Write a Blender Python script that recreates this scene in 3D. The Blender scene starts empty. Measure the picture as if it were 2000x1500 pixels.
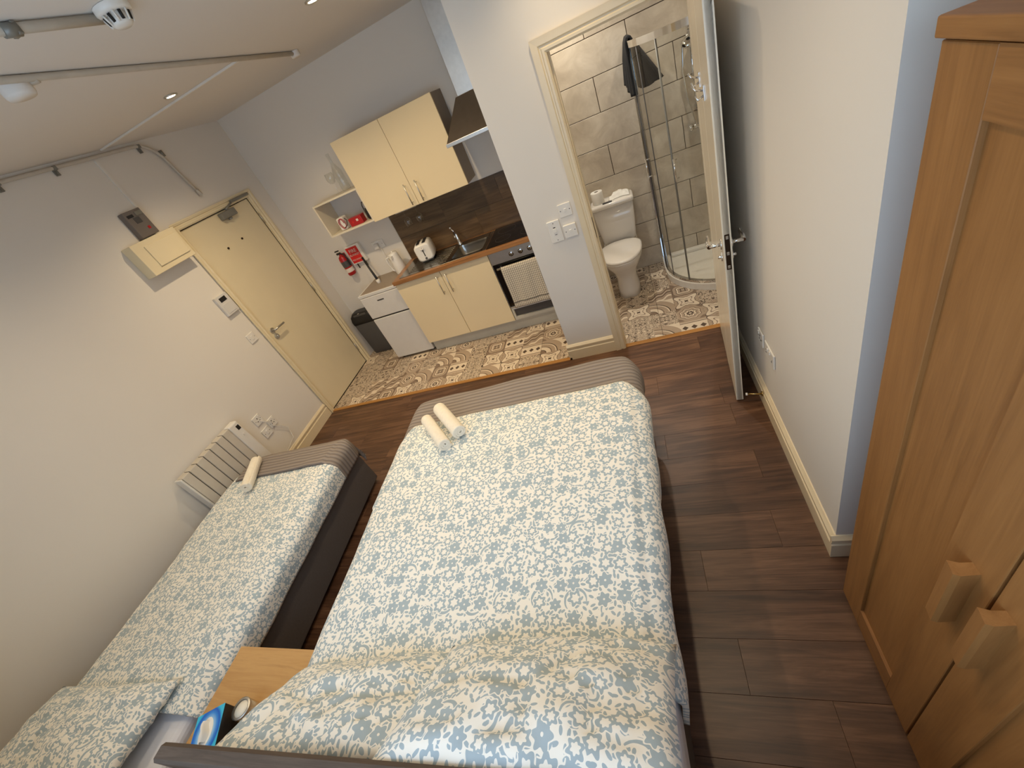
import bpy, bmesh, math, random
from mathutils import Vector, Matrix, noise
PI = math.pi
random.seed(7)
SC = bpy.context.scene
COL = SC.collection

# ---------------------------------------------------------------- camera, world, light, exposure
cam_d = bpy.data.cameras.new('camera')
cam = bpy.data.objects.new('camera', cam_d)
COL.objects.link(cam)
cam_d.sensor_width = 36.0
cam_d.lens = 810.021 * 36.0 / 2000.0
cam_d.clip_start = 0.02
CX = Vector((0.9169572771, 0.1524430981, -0.3687145966))
CY = Vector((-0.1890380279, -0.6478270707, -0.7379598298))
CZ = Vector((-0.3513601797, 0.7463787164, -0.5652122042))
m = Matrix.Identity(4)
for i in range(3):
    m[i][0] = CX[i]; m[i][1] = -CY[i]; m[i][2] = -CZ[i]
m[0][3], m[1][3], m[2][3] = 3.3586780, -2.8228820, 2.0024857
cam.matrix_world = m
SC.camera = cam

w = bpy.data.worlds.new('daylight'); SC.world = w; w.use_nodes = True
WB = w.node_tree.nodes['Background']
WB.inputs[0].default_value = (0.57, 0.76, 1.0, 1)
WB.inputs[1].default_value = 3.3
SC.view_settings.view_transform = 'Standard'
SC.view_settings.look = 'None'
SC.view_settings.gamma = 1.0
SC.view_settings.use_curve_mapping = False
SC.view_settings.exposure = 0.0
SC.cycles.max_bounces = 10
SC.cycles.diffuse_bounces = 6
SC.cycles.sample_clamp_indirect = 6.0
CEIL = 2.632
LAMP_W = 34.0                      # each ceiling spot of the room
LAMPS = [(0.921, -0.145, 2.0), (2.044, -0.118, 1.9), (3.2, -0.36, 0.6), (0.921, -1.62, 0.8), (2.044, -1.62, 1.0), (3.167, -1.62, 1.0)]
BATH_LAMPS = [(3.05, 0.98, 1.7), (3.95, 0.62, 0.9)]
LAMP_COL = (1.0, 0.78, 0.50)
BATH_COL = (1.0, 0.92, 0.80)

# ---------------------------------------------------------------- materials
class NT:
    """small helper to write node trees"""
    def __init__(s, name):
        s.m = bpy.data.materials.new(name); s.m.use_nodes = True
        s.t = s.m.node_tree; s.n = s.t.nodes; s.l = s.t.links
        s.b = s.n['Principled BSDF']
    def put(s, sock, v):
        if v is None: return
        if isinstance(v, bpy.types.NodeSocket): s.l.new(v, sock)
        elif isinstance(v, (tuple, list)):
            sock.default_value = tuple(v) + ((1,) if len(v) == 3 and len(sock.default_value) == 4 else ())
        else: sock.default_value = v
    def math(s, op, a, b=None, c=None, clamp=False):
        n = s.n.new('ShaderNodeMath'); n.operation = op; n.use_clamp = clamp
        s.put(n.inputs[0], a); s.put(n.inputs[1], b); s.put(n.inputs[2], c)
        return n.outputs[0]
    def vm(s, op, a, b=None, sc=None):
        n = s.n.new('ShaderNodeVectorMath'); n.operation = op
        s.put(n.inputs[0], a); s.put(n.inputs[1], b)
        if sc is not None: s.put(n.inputs['Scale'], sc)
        return n.outputs['Value'] if op in ('LENGTH', 'DISTANCE', 'DOT_PRODUCT') else n.outputs[0]
    def coord(s, which='Object'):
        return s.n.new('ShaderNodeTexCoord').outputs[which]
    def pos(s):
        return s.n.new('ShaderNodeNewGeometry').outputs['Position']
    def mapping(s, v, scale=(1, 1, 1), loc=(0, 0, 0), rot=(0, 0, 0)):
        n = s.n.new('ShaderNodeMapping'); s.put(n.inputs[0], v)
        n.inputs['Location'].default_value = loc; n.inputs['Rotation'].default_value = rot; n.inputs['Scale'].default_value = scale
        return n.outputs[0]
    def noise(s, v, scale=5, detail=3, rough=.5, dist=0.0, out=0):
        n = s.n.new('ShaderNodeTexNoise'); s.put(n.inputs['Vector'], v)
        n.inputs['Scale'].default_value = scale; n.inputs['Detail'].default_value = detail
        n.inputs['Roughness'].default_value = rough; n.inputs['Distortion'].default_value = dist
        return n.outputs[out]
    def voro(s, v, scale=1, rand=1.0, dim='2D'):
        n = s.n.new('ShaderNodeTexVoronoi'); n.voronoi_dimensions = dim; s.put(n.inputs['Vector'], v)
        n.inputs['Scale'].default_value = scale; n.inputs['Randomness'].default_value = rand
        return n
    def sep(s, v):
        n = s.n.new('ShaderNodeSeparateXYZ'); s.put(n.inputs[0], v); return n.outputs
    def comb(s, x, y, z=0.0):
        n = s.n.new('ShaderNodeCombineXYZ'); s.put(n.inputs[0], x); s.put(n.inputs[1], y); s.put(n.inputs[2], z); return n.outputs[0]
    def mix(s, f, a, b):
        n = s.n.new('ShaderNodeMix'); n.data_type = 'RGBA'
        s.put(n.inputs[0], f); s.put(n.inputs[6], a); s.put(n.inputs[7], b); return n.outputs[2]
    def ramp(s, f, stops):
        n = s.n.new('ShaderNodeValToRGB'); s.put(n.inputs[0], f)
        e = n.color_ramp.elements
        while len(e) < len(stops): e.new(0.5)
        for k, (p, c) in enumerate(stops):
            e[k].position = p; e[k].color = tuple(c) + (1,)
        return n.outputs[0]
    def bump(s, h, strength=.3, dist=.002):
        n = s.n.new('ShaderNodeBump'); s.put(n.inputs['Height'], h)
        n.inputs['Strength'].default_value = strength; n.inputs['Distance'].default_value = dist
        s.l.new(n.outputs[0], s.b.inputs['Normal'])
    def out(s, col=None, rough=None, metal=None, **k):
        s.put(s.b.inputs['Base Color'], col); s.put(s.b.inputs['Roughness'], rough); s.put(s.b.inputs['Metallic'], metal)
        for kk, v in k.items(): s.put(s.b.inputs[kk], v)
        return s.m

def lin(r, g, b):
    f = lambda c: (c / 255.0 / 12.92) if c <= 10 else ((c / 255.0 + .055) / 1.055) ** 2.4
    return (f(r), f(g), f(b))

def plain(name, col, rough=.5, metal=0.0, var=.06, scale=18, bump=0.0, **k):
    t = NT(name)
    n = t.noise(t.coord(), scale, 3)
    c2 = tuple(max(0, c * (1 - 2 * var)) for c in col)
    c1 = tuple(min(1, c * (1 + .5 * var)) for c in col)
    if bump: t.bump(t.noise(t.coord(), scale * 8, 2), bump, .001)
    return t.out(t.mix(n, c1, c2), rough, metal, **k)

def emis(name, col, strength):
    t = NT(name); return t.out(col, .5, 0.0, **{'Emission Color': col, 'Emission Strength': strength})

def glassm(name, col=(1, 1, 1), rough=0.0):
    t = NT(name)
    tint = t.mix(t.noise(t.coord(), 3, 1), col, tuple(c * .97 for c in col))
    tr = t.n.new('ShaderNodeBsdfTransparent'); t.put(tr.inputs[0], tint)
    gl = t.n.new('ShaderNodeBsdfGlossy'); gl.inputs['Roughness'].default_value = .03
    lw = t.n.new('ShaderNodeLayerWeight'); lw.inputs[0].default_value = .5
    fac = t.math('ADD', .045, t.math('MULTIPLY', t.math('POWER', lw.outputs['Facing'], 4.0), .7))
    mx = t.n.new('ShaderNodeMixShader'); t.l.new(fac, mx.inputs[0]); t.l.new(tr.outputs[0], mx.inputs[1]); t.l.new(gl.outputs[0], mx.inputs[2])
    t.l.new(mx.outputs[0], t.n['Material Output'].inputs[0])
    return t.m

def wall_mat(name, col):
    t = NT(name)
    n = t.noise(t.pos(), 1.4, 3)
    t.bump(t.noise(t.pos(), 260, 2), .25, .0006)
    return t.out(t.mix(n, col, tuple(c * .95 for c in col)), .75)

def wood_mat(name, stops, axis=0, grain=26, stretch=14, rough=.45, coords='Object', rand=True, bump=.15, knots=True):
    t = NT(name)
    v = t.coord(coords) if coords != 'World' else t.pos()
    if rand:
        oi = t.n.new('ShaderNodeObjectInfo')
        v = t.vm('ADD', v, t.vm('SCALE', (13.1, 7.7, 3.3), None, oi.outputs['Random']))
    sc = [grain] * 3; sc[axis] = grain / stretch
    vs = t.mapping(v, tuple(sc))
    d = t.noise(vs, 1.0, 6, .62, 1.2)
    sc2 = [5.0] * 3; sc2[axis] = 1.3
    big = t.noise(t.mapping(v, tuple(sc2)), 1.0, 3, .5, .8)
    sc3 = [grain * 8] * 3; sc3[axis] = grain * .35
    fine = t.noise(t.mapping(v, tuple(sc3)), 1.0, 3, .6)
    f = t.math('ADD', t.math('MULTIPLY', d, .5), t.math('ADD', t.math('MULTIPLY', big, .3), t.math('MULTIPLY', fine, .2)))
    if rand:
        f = t.math('ADD', f, t.math('MULTIPLY', t.math('SUBTRACT', oi.outputs['Random'], .5), .05))
    t.bump(fine, bump, .0008)
    return t.out(t.ramp(f, stops), rough)

def floral(name, base, blue, cell=.056):
    """blue grey flowers, leaves and scrolls printed on off white cotton; UV in metres"""
    t = NT(name)
    uv = t.coord('UV')
    uvw = t.vm('ADD', uv, t.vm('SCALE', t.vm('SUBTRACT', t.noise(uv, 34, 2, out=1), (.5, .5, .5)), None, .004))
    # flowers
    def cellpattern(scale, rand, off):
        p = t.vm('ADD', t.vm('SCALE', uvw, None, scale), off)
        p = t.vm('MULTIPLY', p, (1, 1, 0))
        vo = t.voro(p, 1.0, rand)
        d = t.sep(t.vm('SUBTRACT', p, vo.outputs['Position']))
        c = t.n.new('ShaderNodeSeparateColor'); t.l.new(vo.outputs['Color'], c.inputs[0])
        r = t.math('SQRT', t.math('ADD', t.math('MULTIPLY', d[0], d[0]), t.math('MULTIPLY', d[1], d[1])))
        a = t.math('ARCTAN2', d[1], d[0])
        return d, r, a, c.outputs
    d, r, a, c = cellpattern(1 / cell, .55, (3.1, 1.7, 0))
    pet = t.math('COSINE', t.math('ADD', t.math('MULTIPLY', a, 6.0), t.math('MULTIPLY', c[0], 6.28)))
    size = t.math('ADD', .30, t.math('MULTIPLY', c[1], .15))
    R = t.math('MULTIPLY', size, t.math('ADD', 1.0, t.math('MULTIPLY', pet, .20)))
    hole = t.math('MULTIPLY', size, t.math('ADD', .16, t.math('MULTIPLY', t.math('GREATER_THAN', c[2], .42), t.math('ADD', .38, t.math('MULTIPLY', pet, .10)))))
    fl = t.math('MULTIPLY', t.math('LESS_THAN', r, R), t.math('GREATER_THAN', r, hole))
    has = t.math('GREATER_THAN', c[0], .06)
    fl = t.math('MULTIPLY', fl, has)
    free = t.math('GREATER_THAN', r, t.math('MULTIPLY', t.math('ADD', R, .07), has))
    # leaves
    d2, r2, a2, c2 = cellpattern(1 / (cell * .36), .8, (9.3, 4.2, 0))
    ang = t.math('MULTIPLY', c2[0], 6.28)
    ca, sa = t.math('COSINE', ang), t.math('SINE', ang)
    lu = t.math('ADD', t.math('MULTIPLY', d2[0], ca), t.math('MULTIPLY', d2[1], sa))
    lv = t.math('SUBTRACT', t.math('MULTIPLY', d2[1], ca), t.math('MULTIPLY', d2[0], sa))
    e = t.math('ADD', t.math('POWER', t.math('ABSOLUTE', t.math('DIVIDE', lu, .46)), 2.0), t.math('POWER', t.math('ABSOLUTE', t.math('DIVIDE', lv, .21)), 2.0))
    leaf = t.math('MULTIPLY', t.math('LESS_THAN', e, 1.0), free)
    # scrolls
    d3, r3, a3, c3 = cellpattern(1 / (cell * 2.1), .6, (1.3, 8.2, 0))
    aa = t.math('ADD', a3, t.math('MULTIPLY', c3[0], 6.28))
    taper = t.math('ADD', .5, t.math('MULTIPLY', t.math('COSINE', aa), .5))
    band = t.math('LESS_THAN', t.math('ABSOLUTE', t.math('SUBTRACT', r3, .31)), t.math('MULTIPLY', taper, .045))
    sw = t.math('MULTIPLY', t.math('MULTIPLY', band, t.math('GREATER_THAN', taper, .30)), free)
    nosw = t.math('GREATER_THAN', t.math('ABSOLUTE', t.math('SUBTRACT', r3, .31)), t.math('ADD', t.math('MULTIPLY', t.math('GREATER_THAN', taper, .30), .07), 0.0))
    leaf = t.math('MULTIPLY', leaf, nosw)
    mask = t.math('MAXIMUM', t.math('MAXIMUM', fl, leaf), sw)
    tone = t.mix(t.noise(uv, 22, 2), blue, tuple(min(1, x * 1.2) for x in blue))
    weave = t.noise(t.vm('MULTIPLY', uv, (700, 700, 1)), 1.0, 1)
    t.bump(weave, .12, .0005)
    return t.out(t.mix(mask, base, tone), .85, 0.0, **{'Sheen Weight': .15})

def patchwork(name):
    """encaustic style patchwork print: 0.195 m squares with rosettes, diamonds, arcs and leaf scrolls"""
    t = NT(name)
    P = t.pos()
    S = 1 / .1965
    p = t.vm('MULTIPLY', t.vm('ADD', P, (.025 + 5.895, .025 + 5.895, 0)), (S, S, 0))
    idv = t.vm('FLOOR', p)
    q = t.sep(t.vm('SUBTRACT', t.vm('SUBTRACT', p, idv), (.5, .5, 0)))
    wn = t.n.new('ShaderNodeTexWhiteNoise'); wn.noise_dimensions = '2D'; t.l.new(idv, wn.inputs['Vector'])
    rc = t.n.new('ShaderNodeSeparateColor'); t.l.new(wn.outputs['Color'], rc.inputs[0])
    x, y = q[0], q[1]
    ax, ay = t.math('ABSOLUTE', x), t.math('ABSOLUTE', y)
    r = t.math('SQRT', t.math('ADD', t.math('MULTIPLY', x, x), t.math('MULTIPLY', y, y)))
    a = t.math('ARCTAN2', y, x)
    C0, C1, C2, C3 = lin(232, 216, 192), lin(180, 160, 138), lin(134, 114, 96), lin(74, 58, 46)
    # rosette
    rr = t.math('ADD', r, t.math('MULTIPLY', t.math('COSINE', t.math('MULTIPLY', a, 8)), .025))
    m1 = t.ramp(rr, [(0, C0), (.05, C3), (.09, C3), (.14, C0), (.20, C0), (.22, C3), (.25, C1), (.34, C0), (.38, C2), (.42, C1), (.55, C2)])
    m1.node.color_ramp.interpolation = 'CONSTANT'
    # diamonds on a banded tile
    dx = t.math('ABSOLUTE', t.math('SUBTRACT', t.math('FRACT', t.math('MULTIPLY', t.math('ADD', x, .5), 3.0)), .5))
    dia = t.math('LESS_THAN', t.math('ADD', dx, t.math('MULTIPLY', ay, 2.6)), .36)
    side = t.math('MULTIPLY', t.math('GREATER_THAN', ay, .30), t.math('LESS_THAN', ay, .36))
    edge = t.math('GREATER_THAN', ay, .40)
    m2 = t.mix(edge, t.mix(t.math('MAXIMUM', side, 0), t.mix(dia, C0, C3), C2), C1)
    # quarter arcs from a corner
    rc2 = t.math('SQRT', t.math('ADD', t.math('POWER', t.math('ADD', x, .5), 2.0), t.math('POWER', t.math('ADD', y, .5), 2.0)))
    m3 = t.ramp(t.math('MULTIPLY', rc2, .72), [(0, C2), (.18, C3), (.21, C0), (.36, C2), (.40, C1), (.52, C0), (.56, C3), (.59, C1), (.8, C0)])
    m3.node.color_ramp.interpolation = 'CONSTANT'
    # leaf scrolls, mirrored
    v4 = t.comb(ax, ay, t.math('MULTIPLY', rc.outputs[1], 9))
    n4 = t.noise(v4, 7.5, 1, .5, 1.6)
    m4 = t.ramp(n4, [(0, C3), (.40, C0), (.44, C3), (.47, C1), (.52, C0), (.60, C2), (.66, C0), (.70, C1)])
    m4.node.color_ramp.interpolation = 'CONSTANT'
    # star
    st = t.math('MULTIPLY', t.math('ADD', ax, ay), t.math('ADD', .8, t.math('MULTIPLY', t.math('COSINE', t.math('MULTIPLY', a, 4)), .35)))
    m5 = t.ramp(st, [(0, C3), (.07, C0), (.2, C2), (.24, C0), (.4, C3), (.43, C1), (.6, C2)])
    m5.node.color_ramp.interpolation = 'CONSTANT'
    # wavy ribbon running through a plain tile
    wv = t.math('ABSOLUTE', t.math('ADD', t.math('SUBTRACT', y, t.math('MULTIPLY', x, .6)), t.math('MULTIPLY', t.math('SINE', t.math('MULTIPLY', x, 14)), .06)))
    m6 = t.ramp(wv, [(0, C0), (.03, C3), (.05, C2), (.16, C3), (.18, C1), (.30, C2), (.34, C0), (.5, C1)])
    m6.node.color_ramp.interpolation = 'CONSTANT'
    # ringed medallion with a cross
    r7 = t.math('ADD', r, t.math('MULTIPLY', t.math('COSINE', t.math('MULTIPLY', a, 4)), .04))
    m7 = t.ramp(r7, [(0, C0), (.05, C3), (.13, C1), (.2, C3), (.22, C0), (.30, C3), (.33, C1), (.46, C3), (.48, C2)])
    m7.node.color_ramp.interpolation = 'CONSTANT'
    k = rc.outputs[0]
    k2 = rc.outputs[2]
    m1 = t.mix(t.math('GREATER_THAN', k2, .5), m1, m7)
    m3 = t.mix(t.math('GREATER_THAN', k2, .5), m3, m6)
    col = t.mix(t.math('GREATER_THAN', k, .22), m1, m2)
    col = t.mix(t.math('GREATER_THAN', k, .38), col, m3)
    col = t.mix(t.math('GREATER_THAN', k, .58), col, m4)
    col = t.mix(t.math('GREATER_THAN', k, .84), col, m5)
    col = t.mix(t.math('MULTIPLY', t.noise(P, 5, 3), .25), col, C2)
    return t.out(col, .42)

M = {}
M['wall'] = wall_mat('wall_paint', lin(226, 220, 210))
M['ceil'] = wall_mat('ceiling_paint', lin(224, 219, 212))
M['gloss'] = plain('white_gloss_trim', lin(226, 210, 178), .3, var=.03)
M['doorp'] = plain('cream_door_paint', lin(226, 212, 178), .4, var=.03, scale=5)
M['bathdoor'] = plain('bathroom_door_paint', lin(226, 216, 196), .22, var=.03, scale=5)
M['cream'] = plain('cream_gloss_cabinet', lin(230, 212, 174), .12, var=.02, scale=3)
M['carcass'] = plain('shaded_cabinet_side', lin(150, 136, 120), .5)  # shade on the pale wall cabinet side is mixed into this colour
M['white'] = plain('white_plastic', lin(228, 224, 216), .35, var=.03)
M['rad'] = plain('radiator_enamel', lin(206, 198, 184), .4)
M['appl'] = plain('white_enamel', lin(214, 211, 206), .3, var=.03)
M['gap'] = plain('dark_gap', lin(30, 27, 24), .7)
M['black'] = plain('black_plastic', lin(24, 24, 26), .45)
M['blackgl'] = plain('black_glass', lin(10, 10, 12), .06)
M['dgrey'] = plain('dark_grey_plastic', lin(74, 72, 72), .4)
M['steel'] = plain('brushed_steel', lin(206, 204, 198), .38, 1.0, var=.08, scale=30)
M['sinks'] = plain('sink_steel', lin(150, 146, 138), .2, 1.0, var=.08, scale=12)
M['chrome'] = plain('chrome', lin(225, 225, 225), .06, 1.0, var=.02)
M['galv'] = plain('galvanised_conduit', lin(198, 190, 176), .5, 0.0, var=.1)
M['galvd'] = plain('conduit_saddle', lin(132, 130, 122), .4, .3, var=.1)
M['bronze'] = plain('dark_lock_plate', lin(66, 52, 40), .35, .8)
M['brass'] = plain('brass', lin(206, 180, 120), .2, 1.0)
M['alarm'] = plain('alarm_panel_grey', lin(112, 104, 98), .5)
M['plinth'] = plain('pale_plinth', lin(196, 192, 178), .4)
M['red'] = plain('red_paint', lin(168, 22, 26), .3)
M['redl'] = plain('red_label', lin(206, 30, 30), .5)
M['pale'] = plain('pale_label', lin(224, 214, 204), .5)
M['glass'] = glassm('clear_glass', (.985, .99, .985))
M['shelfw'] = plain('shelf_white', lin(222, 212, 190), .4, var=.03)
M['shglass'] = glassm('shower_glass', (.955, .97, .955))
M['ceramic'] = plain('white_ceramic', lin(226, 220, 210), .08, var=.02, scale=4)
M['tray'] = plain('shower_tray_white', lin(232, 226, 214), .2, var=.03, scale=4)
M['paper'] = plain('tissue_paper', lin(240, 236, 226), .9)
M['sheet'] = plain('white_sheet', lin(226, 228, 236), .85, bump=.2)
M['towelw'] = plain('white_towelling', lin(240, 232, 214), .95, var=.08, scale=60, bump=.6)
M['towelb'] = plain('charcoal_towelling', lin(28, 28, 30), .95, var=.15, scale=50, bump=.6)
M['divan'] = plain('grey_divan_fabric', lin(92, 84, 80), .9, var=.1, scale=90, bump=.4)
M['pouf'] = plain('grey_seat_fabric', lin(120, 112, 98), .9, var=.1, scale=60)
M['lamp'] = emis('lamp_glow', (1.0, .86, .62), 45.0)
M['lampw'] = emis('bath_lamp_glow', (1.0, .9, .76), 40.0)
M['tilebk'] = plain('grout', lin(78, 64, 50), .8)
M['subfloor'] = plain('floor_joint', lin(38, 28, 20), .9)
M['candle'] = plain('candle_label', lin(246, 240, 224), .6)
M['floral'] = floral('floral_cotton', lin(240, 237, 227), lin(158, 173, 180), .056)
M['patch'] = patchwork('patchwork_floor_tile')
M['plank'] = wood_mat('dark_laminate', [(.24, lin(36, 22, 14)), (.40, lin(64, 41, 28)), (.50, lin(88, 60, 42)), (.60, lin(114, 82, 60)), (.72, lin(66, 43, 30)), (.85, lin(40, 26, 18))], 0, 18, 12, .40)
M['oakw'] = wood_mat('wardrobe_oak', [(.25, lin(118, 78, 38)), (.5, lin(150, 104, 56)), (.75, lin(170, 122, 70))], 2, 30, 16, .5, rand=True)
M['oakr'] = wood_mat('wardrobe_oak_rail', [(.25, lin(108, 70, 34)), (.5, lin(148, 102, 55)), (.75, lin(170, 122, 70))], 1, 30, 16, .5, rand=True)
M['oakn'] = wood_mat('nightstand_oak', [(.25, lin(146, 104, 58)), (.42, lin(184, 140, 86)), (.58, lin(200, 158, 102)), (.75, lin(160, 118, 70))], 0, 20, 8, .4, rand=True)
M['worktop'] = wood_mat('oak_worktop', [(.25, lin(110, 72, 40)), (.5, lin(150, 104, 62)), (.75, lin(178, 130, 84))], 0, 26, 14, .3, rand=True)
M['splash'] = wood_mat('walnut_splashback', [(.25, lin(48, 36, 25)), (.45, lin(84, 64, 44)), (.6, lin(116, 92, 64)), (.8, lin(66, 50, 36))], 0, 9, 7, .3, rand=True)
M['hboard'] = wood_mat('headboard_weave', [(.25, lin(52, 42, 34)), (.5, lin(84, 70, 58)), (.75, lin(108, 92, 78))], 0, 60, 18, .8, rand=False, bump=.5)
M['thresh'] = wood_mat('oak_threshold', [(.25, lin(130, 86, 36)), (.5, lin(168, 118, 58)), (.75, lin(184, 138, 76))], 0, 26, 14, .4)

def tile_mat():
    t = NT('beige_wall_tile')
    oi = t.n.new('ShaderNodeObjectInfo')
    v = t.vm('ADD', t.pos(), t.vm('SCALE', (5.1, 3.7, 2.3), None, oi.outputs['Random']))
    n = t.noise(v, 5.5, 5, .62, .6)
    c = t.ramp(n, [(.3, lin(176, 162, 142)), (.5, lin(194, 181, 160)), (.66, lin(208, 196, 176))])
    return t.out(c, .4)
M['tile'] = tile_mat()

def corduroy():
    t = NT('grey_ribbed_blanket')
    uv = t.sep(t.coord('UV'))
    f = t.math('ABSOLUTE', t.math('SINE', t.math('MULTIPLY', t.math('ADD', uv[1], t.math('MULTIPLY', t.noise(t.coord('UV'), 4, 2), .006)), PI / .030)))
    c = t.mix(f, lin(112, 103, 97), lin(146, 136, 128))
    t.bump(f, .8, .004)
    return t.out(c, .9)
M['cord'] = corduroy()

def waffle():
    t = NT('waffle_tea_towel')
    uv = t.sep(t.coord('UV'))
    fx = t.math('LESS_THAN', t.math('FRACT', t.math('MULTIPLY', uv[0], 62)), .40)
    fy = t.math('LESS_THAN', t.math('FRACT', t.math('MULTIPLY', uv[1], 50)), .30)
    band = t.math('LESS_THAN', t.math('ABSOLUTE', t.math('SUBTRACT', uv[1], .055)), .004)
    f = t.math('MAXIMUM', t.math('MAXIMUM', t.math('MULTIPLY', fx, .62), t.math('MULTIPLY', fy, .5)), band)
    return t.out(t.mix(f, lin(222, 212, 192), lin(62, 56, 50)), .9)
M['waffle'] = waffle()

def tissue_print():
    t = NT('blue_tissue_box_print')
    v = t.coord('Object')
    s = t.sep(v)
    r = t.math('SQRT', t.math('ADD', t.math('POWER', t.math('MULTIPLY', s[0], 14.0), 2.0), t.math('POWER', t.math('MULTIPLY', s[1], 9.5), 2.0)))
    c = t.ramp(t.math('ADD', r, t.math('MULTIPLY', t.noise(v, 9, 2), .12)), [(.0, lin(236, 240, 244)), (.36, lin(236, 240, 244)), (.46, lin(160, 206, 240)), (.66, lin(60, 140, 220)), (.8, lin(20, 90, 200)), (.92, lin(60, 190, 226))])
    return t.out(c, .35)
M['tissue'] = tissue_print()

# ---------------------------------------------------------------- geometry helpers
ROOT = {}          # object -> inverse world matrix of its thing
def tag(o, label=None, cat=None, group=None, kind=None):
    if label: o['label'] = label
    if cat: o['category'] = cat
    if group: o['group'] = group
    if kind: o['kind'] = kind
    return o

def thing(name, loc, label, cat, group=None, rz=0.0):
    o = bpy.data.objects.new(name, None); COL.objects.link(o)
    o.empty_display_size = .05
    o.location = loc; o.rotation_euler = (0, 0, rz)
    ROOT[o.name] = (Matrix.Translation(Vector(loc)) @ Matrix.Rotation(rz, 4, 'Z')).inverted()
    return tag(o, label, cat, group)

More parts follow.
